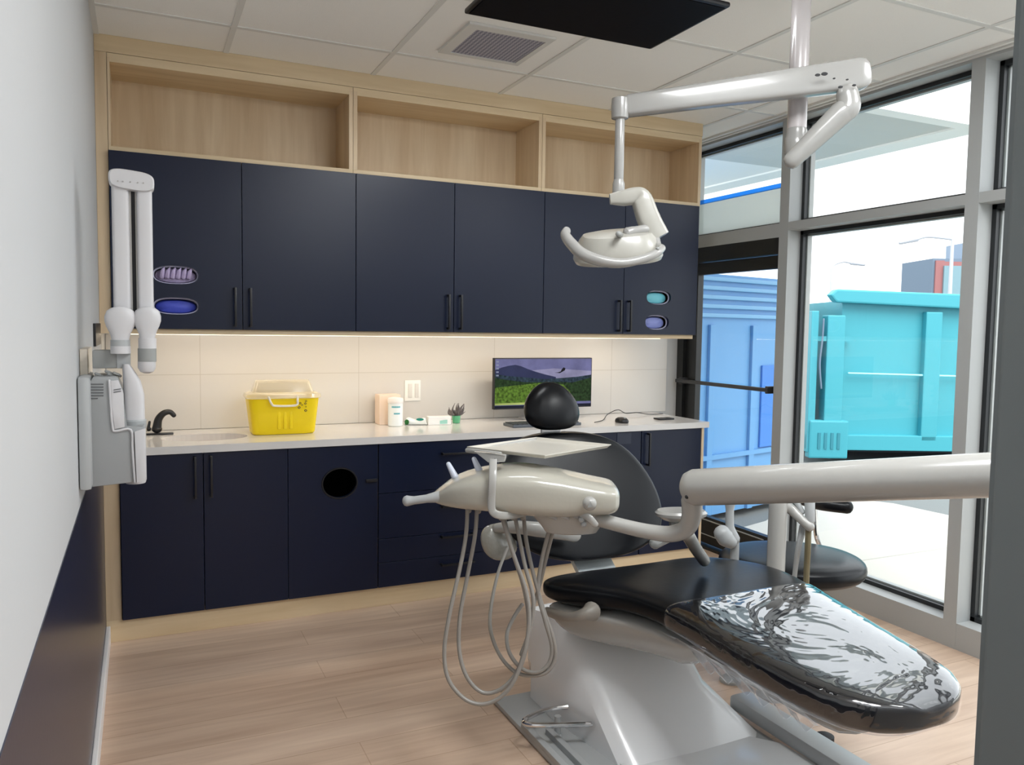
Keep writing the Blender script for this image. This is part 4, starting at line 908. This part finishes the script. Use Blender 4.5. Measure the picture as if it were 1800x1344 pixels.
    for z, w, th in ((1.025, .045, .02), (1.032, .085, .045), (1.05, .118, .058), (1.08, .135, .064), (1.11, .138, .066), (1.145, .130, .064), (1.18, .108, .058), (1.21, .078, .047), (1.228, .05, .034), (1.238, .018, .014)):
        rings.append(super_ring((1.848, -.885+(z-1.03)*.25, z), (1, 0, 0), (0, 1, 0), w, th, 2.3, 32))
    ring_loft(bm, rings); soft(obj('headrest', bm, M_leather, t))
    obj('headrest_bar', B(1.80, -.86, .93, 1.90, -.845, 1.08, bev=.005), M_chrome, t, smooth=False)
    bm = bmesh.new(); prism(bm, [Vector(p) for p in ((1.845, -1.04, .52), (2.035, -1.04, .52), (2.055, -1.20, .36), (1.87, -1.20, .36))], (0, .03, -.01), bev=.006); obj('back_support', bm, mat('pale_grey_metal', srgb(196, 204, 206), .3), t)
    # armrests
    c = at(877, 952, d=3.30); bm = bmesh.new(); ax = (RT*.8+FW*.6).normalized(); vz = (UP*.95-RT*.25).normalized()
    nrm = ax.cross(vz); rings = [super_ring(c+nrm*dz, ax, vz, .085*s, .078*s, 2.2, 32) for dz, s in ((-.022, .55), (-.016, .85), (-.004, 1), (.006, 1), (.018, .85), (.024, .5))]
    ring_loft(bm, rings); ar = obj('armrest', bm, mat('mottled_plastic', srgb(150, 148, 140), .15, coat=.5, bump=(18, .5)), t)
    obj('armrest_tube', TB([at(872, 928, d=3.28), at(905, 926, d=3.26), at(945, 930, d=3.24), at(985, 935, d=3.26), at(1010, 940, d=3.32)], [.020, .027, .031, .031, .03], n=14, k=5), M_plastic, ar)
    c = at(1197, 905, d=3.42); bm = bmesh.new()
    rings = [super_ring(c+Vector((0, 0, z)), RT, (FW.x, FW.y, 0), .112*s, .07*s, 2.2, 32) for z, s in ((-.03, .35), (-.018, .7), (0, .97), (.012, 1), (.022, .9), (.02, .6))]
    ring_loft(bm, rings); ar = obj('armrest', bm, M_plastic, t)
    obj('armrest_post', TB([at(1188, 915, d=3.42), at(1185, 935, d=3.42), at(1150, 955, d=3.4)], [.03, .025, .025], n=10), M_plgrey, ar)
    # bent foot hoop standing on the base plate, left of the pedestal
    hoop = obj('foot_hoop', TB([at(1030, 1240, z=.10), at(985, 1243, z=.10), at(955, 1249, z=.10), at(930, 1260, z=.10), at(921, 1268, z=.10), at(932, 1273, z=.10), at(960, 1274, z=.10), at(1040, 1272, z=.10)], .009, n=10, k=6), M_chrome, t)
    hp = at(950, 1262, z=.1); obj('hoop_stem', LB([(.02, .02), (.012, .03), (.012, .095)], (hp.x+.07, hp.y, 0), 14), M_plastic2, hoop)
dental_chair()
# ================================================================ DELIVERY UNIT
def delivery():
    t = thing('delivery_unit', 'white dental instrument delivery unit with tray and hanging hoses', 'delivery unit', at(960, 860, d=2.62))
    hx = RT.copy(); hx.z = 0; hx.normalize(); hy = Vector((-hx.y, hx.x, 0)); hy = hy if hy.dot(FW) > 0 else -hy; vz = Vector((0, 0, 1))
    D = 2.64
    bm = bmesh.new(); rings = []
    for x, a, b, w in ((757, 869, 877, .02), (768, 862, 881, .045), (785, 848, 884, .075), (805, 836, 886, .10), (835, 827, 888, .12), (870, 821, 890, .13), (905, 818, 894, .135), (940, 820, 898, .135), (975, 826, 900, .13), (1010, 834, 899, .125), (1040, 841, 897, .12), (1062, 845, 896, .118), (1076, 848, 893, .11), (1083, 853, 886, .09), (1086, 862, 876, .04)):
        p = at(x, (a+b)/2, d=D); rings.append(super_ring(p, vz, hy, (b-a)/2*D/1402*1.02, w*1.05, 3.8, 30))
    ring_loft(bm, rings); body = soft(obj('head', bm, mat('cream_glossy_plastic', srgb(180, 177, 166), .20, coat=.4, bump=(9, .35)), t))
    bm = bmesh.new(); tube(bm, [at(775, 872, d=D-.04), at(750, 876, d=D-.05), at(728, 879, d=D-.05), at(715, 880, d=D-.05)], [.020, .0135, .0135, .018], n=16, k=5); obj('pull_handle', bm, M_plastic2, t)
    # control boss and dials
    c = at(1036, 884, d=D-.15)
    bm = bmesh.new(); tube(bm, [c, c-FW*.012], .022, n=16, smooth=False); obj('dial', bm, M_plastic, t)
    bm = bmesh.new(); prism(bm, [c-FW*.030+RT*a*.0018-UP*b*.0018 for a, b in ((-5, 5), (0, -6), (5, 4))], -FW*.002); obj('dial_mark', bm, M_plgrey, t, smooth=False)
    # lower housing
    bm = bmesh.new(); rings = []
    for z, w, l in ((893, .13, .075), (905, .125, .072), (920, .10, .062), (932, .085, .05), (936, .05, .03)):
        rings.append(super_ring(at(1003, z, d=D-.01), hx, hy, w, l, 3, 28))
    ring_loft(bm, rings); obj('lower_housing', bm, M_plastic, t)
    bm = bmesh.new()
    for x in (968, 990, 1012): tube(bm, [at(x, 904, d=D-.085), at(x+9, 911, d=D-.085)], [.012, .006], n=8, smooth=False)
    obj('vents', bm, M_plastic2, t)
    bm = bmesh.new(); tube(bm, [at(1015, 900, d=D-.10), at(1035, 910, d=D-.12), at(1047, 922, d=D-.12)], [.008, .012, .010], n=12, flat=(FW, .5)); obj('brake_lever', bm, M_plastic, t)
    for q in ((1022, 913), (1026, 921)): obj('knob', TB([at(*q, d=D-.11), at(*q, d=D-.085)], .010, n=12, smooth=False), M_plastic2, t)
    # instrument holders standing on the head
    for (a, b), (c_, d_) in (((788, 815), (800, 838)), ((833, 806), (843, 828))):
        obj('instrument_holder', TB([at(a, b, d=D+.02), at(c_, d_, d=D)], [.008, .012], n=10, smooth=False), mat('blue_white_plastic', srgb(206, 212, 226), .3), t)
    # hose outlets along the underside
    for x, y in ((823, 880), (840, 881), (880, 893), (902, 893), (918, 892)):
        obj('hose_connector', TB([at(x, y, d=D-.03), at(x+1, y+18, d=D-.03)], [.011, .009], n=10, smooth=False), M_hose, t)
    # tray on its bracket
    Tz = 1.062
    a, b, c, d = at(822, 789, z=Tz), at(943, 772, z=Tz), at(1073, 785, z=Tz), at(958, 806, z=Tz); d = a+(c-b)
    tr = thing('instrument_tray', 'flat grey instrument tray over the delivery unit', 'tray', (a+c)/2)
    cen = (a+c)/2
    sh = lambda p, s, z=0: cen+(p-cen)*s+Vector((0, 0, z))
    bm = bmesh.new(); ring_loft(bm, [[sh(p, s, z) for p in (a, b, c, d)] for s, z in ((.93, -.004), (.95, -.004), (1.0, .006), (1.01, .006), (1.01, .009), (.985, .009), (.95, .0), (.94, .0))]); obj('tray_pan', bm, mat('brushed_tray', srgb(206, 202, 192), .3), tr, smooth=False)
    bm = bmesh.new(); tube(bm, [sh(b, 1.0, -.001), sh(a.lerp(b, .5), 1.0, -.003), sh(a, 1.0, -.004), sh(a.lerp(d, .45), 1.02, -.004)], .009, n=10, k=1); obj('edge_frame', bm, M_plastic, tr)
    bm = bmesh.new(); p = [at(830, 792, d=2.72), at(868, 800, d=2.60), at(892, 800, d=2.60), at(868, 812, d=2.60), at(858, 812, d=2.60)]
    prism(bm, [at(832, 793, d=2.66), at(866, 797, d=2.56), at(891, 800, d=2.56), at(888, 812, d=2.56), at(858, 813, d=2.56)], FW*.05, bev=.006); obj('bracket', bm, M_plastic, t)
    obj('bracket_screw', TB([at(870, 807, d=2.555), at(870, 807, d=2.565)], .004, n=8, smooth=False), M_blackmat, t)
    D2 = 2.50
    bm = bmesh.new(); rings = []; pts = catmull([at(867, 806, d=2.54), at(866, 840, d=D2), at(864, 880, d=D2), at(866, 898, d=D2), at(878, 905, d=D2), at(900, 905, d=D2+.04), at(925, 900, d=D2+.1)], 5)
    for i, p in enumerate(pts):
        tg = (pts[min(i+1, len(pts)-1)]-pts[max(i-1, 0)]).normalized(); s = tg.cross(FW).normalized(); rings.append(super_ring(p, s, FW, .0125, .010, 4, 16))
    ring_loft(bm, rings); obj('tray_post', bm, M_plastic, t)
    # hoses
    hs = [([(822, 884, 2.6), (819, 940, 2.6), (808, 1000, 2.58), (790, 1080, 2.56), (781, 1145, 2.55), (789, 1195, 2.54), (820, 1230, 2.53), (857, 1236, 2.53), (893, 1212, 2.53), (918, 1160, 2.54), (930, 1095, 2.55), (925, 1040, 2.56), (903, 975, 2.57), (880, 902, 2.58)], M_hose),
          ([(839, 884, 2.61), (835, 940, 2.60), (822, 1010, 2.60), (809, 1080, 2.59), (807, 1140, 2.58), (820, 1188, 2.57), (847, 1216, 2.56), (878, 1212, 2.56), (908, 1182, 2.56), (925, 1130, 2.57), (938, 1060, 2.58), (922, 990, 2.6), (904, 902, 2.61)], M_hose),
          ([(884, 900, 2.63), (898, 960, 2.63), (920, 1030, 2.62), (929, 1090, 2.62), (922, 1150, 2.62), (905, 1190, 2.6), (880, 1213, 2.6)], M_hose),
          ([(920, 900, 2.64), (925, 950, 2.64), (938, 1010, 2.63), (955, 1070, 2.63), (972, 1120, 2.62), (976, 1155, 2.62), (962, 1180, 2.62), (935, 1187, 2.63), (905, 1180, 2.66), (878, 1150, 2.72), (862, 1105, 2.85), (864, 1060, 3.0), (876, 1005, 3.15), (892, 962, 3.25)], M_hose),
          ([(965, 932, 2.62), (952, 985, 2.63), (946, 1040, 2.63), (958, 1090, 2.62), (970, 1135, 2.62), (965, 1165, 2.62), (945, 1181, 2.62), (918, 1175, 2.64), (896, 1148, 2.68), (891, 1115, 2.74), (903, 1085, 2.78), (918, 1062, 2.8)], M_hose),
          ([(972, 932, 2.64), (960, 980, 2.66), (948, 1030, 2.68), (938, 1062, 2.7), (930, 1110, 2.68), (916, 1150, 2.66)], M_hose)]
    for pts, m_ in hs:
        obj('hose', TB([at(a, b, d=d) for a, b, d in pts], .0066, n=10, k=6), m_, t)
    # carrying arm
    A = at(1205, 857, d=2.46); Bq = at(1755, 834, d=1.96); ax = (Bq-A).normalized(); ex = A+ax*(((-3.405)-A.y)/ax.y)
    arm = obj('main_arm', TB([A+ax*.03, A.lerp(Bq, .5), ex-ax*.03], .056, n=32, smooth=False), M_plastic, t)
    obj('wall_flange', TB([ex-ax*.05, ex-ax*.03], .085, n=28, smooth=False), M_plastic, t)
    obj('arm_screw', TB([at(1207, 873, d=2.405), at(1210, 874, d=2.42)], .006, n=10, smooth=False), M_blackmat, arm)
    obj('elbow_tube', TB([at(1216, 878, d=2.47), at(1216, 905, d=2.48), at(1206, 928, d=2.5), at(1180, 938, d=2.52), at(1140, 934, d=2.54), at(1095, 924, d=2.56), at(1050, 912, d=2.58), at(1015, 903, d=2.6)], [.033, .031, .028, .026, .024, .023, .023, .025], n=22, k=6), M_plastic, t)
    obj('brace_tube', TB([at(1208, 938, d=2.62), at(1222, 962, d=2.80), at(1238, 985, d=2.98)], [.022, .022, .022], n=14), M_plastic, t)
delivery()
# ================================================================ ASSISTANT'S ARM
def assistant():
    t = thing('assistant_arm', 'white upright assistant arm with holders behind the seat, before the stool', 'dental arm', at(1365, 990, d=3.15))
    D = 3.20
    p = at(1365, 960, d=D)
    obj('post', LB([(.036, .12), (.036, at(1365, 880, d=D).z), (.03, at(1365, 870, d=D).z)], (p.x, p.y, 0), 22), M_plastic, t)
    obj('foot_plate', LB([(.06, .001), (.06, .012), (.04, .03), (.036, .12)], (p.x, p.y, 0), 28), M_plastic2, t)
    obj('holder_arm', TB([at(1366, 886, d=D), at(1388, 893, d=D), at(1408, 912, d=D-.03), at(1424, 926, d=D-.05)], [.028, .022, .018, .020], n=14, k=5), M_plastic, t)
    obj('suction_handpiece', TB([at(1423, 872, d=D-.02), at(1424, 915, d=D-.04)], [.021, .019], n=14, smooth=False), M_plastic2, t)
    obj('hose', TB([at(1421, 930, d=D-.04), at(1420, 960, d=D-.03), at(1418, 1000, d=D), at(1415, 1060, d=D+.02), at(1405, 1110, d=D+.02)], .0125, n=10), mat('olive_hose', srgb(120, 112, 86), .4), t)
    obj('hose', TB([at(1412, 925, d=D), at(1404, 960, d=D), at(1398, 1000, d=D+.03), at(1392, 1060, d=D+.05)], [.016, .012, .010, .010], n=10), M_plastic2, t)
    obj('saliva_ejector', TB([at(1398, 878, d=D), at(1410, 900, d=D-.02)], .012, n=10, smooth=False), M_plastic2, t)
    t2 = thing('water_arm', 'pale grey bent tube with ribbed knob between cabinet end and stool', 'dental arm', at(1283, 930, d=3.35))
    D = 3.34
    obj('tube', TB([at(1284, 872, d=D), at(1283, 895, d=D), at(1283, 925, d=D), at(1290, 948, d=D)], [.030, .017, .018, .026], n=14, k=5), M_plastic2, t2)
    bm = bmesh.new(); tube(bm, [at(1268, 935, d=D-.02), at(1276, 946, d=D-.02), at(1286, 954, d=D-.02)], [.034, .036, .026], n=16); obj('knob', bm, M_plastic2, t2)
    q = at(1292, 950, d=D); obj('stand', LB([(.045, .001), (.045, .012), (.02, .03), (.018, q.z)], (q.x, q.y, 0), 20), M_plastic2, t2)
assistant()
# ================================================================ STOOL
def stool():
    c = at(1391, 985, d=3.56); t = thing('stool', 'black round operator stool with small backrest by the glazed wall', 'stool', (c.x, c.y, 0))
    zt = c.z+.035
    bm = bmesh.new(); R_ = .320
    rings = [super_ring((c.x, c.y, z), (RT.x, RT.y, 0), (-RT.y, RT.x, 0), R_*s, R_*.86*s, 2.1, 40) for z, s in ((zt-.10, .80), (zt-.095, .90), (zt-.075, .98), (zt-.05, 1.0), (zt-.025, .98), (zt-.008, .90), (zt, .74), (zt+.003, .4), (zt+.002, .05))]
    ring_loft(bm, rings); soft(obj('seat', bm, M_leather, t))
    obj('gas_lift', LB([(.03, .10), (.03, .28), (.022, .285), (.022, zt-.10), (.10, zt-.095)], (c.x, c.y, 0), 20), M_chrome, t)
    for k in range(5):
        a = 2*pi*k/5+.35; e = Vector((c.x+.25*math.cos(a), c.y+.25*math.sin(a), .075)); lg = obj('leg', TB([(c.x, c.y, .11), e], [.022, .014], n=10, smooth=False), M_chrome, t)
        obj('caster', LB([(.006, -.012), (.025, -.010), (.026, 0), (.025, .010), (.006, .012)], (e.x, e.y, .027), 16, M=Matrix.Rotation(pi/2, 4, 'Y')), M_blackmat, lg)
    b0 = at(1395, 872, d=3.80); b1 = at(1440, 884, d=3.84); b2 = at(1490, 891, d=3.80)
    obj('backrest', TB([b0, b1, b2], [.03, .033, .032], n=20), M_leather, t)
    obj('backrest_stem', TB([(c.x+.05, c.y+.05, zt-.09), (b1.x+.04, b1.y+.02, zt-.10), (b1.x+.02, b1.y+.03, zt), (b1.x, b1.y+.03, b1.z)], .011, n=10), M_chrome, t)
stool()
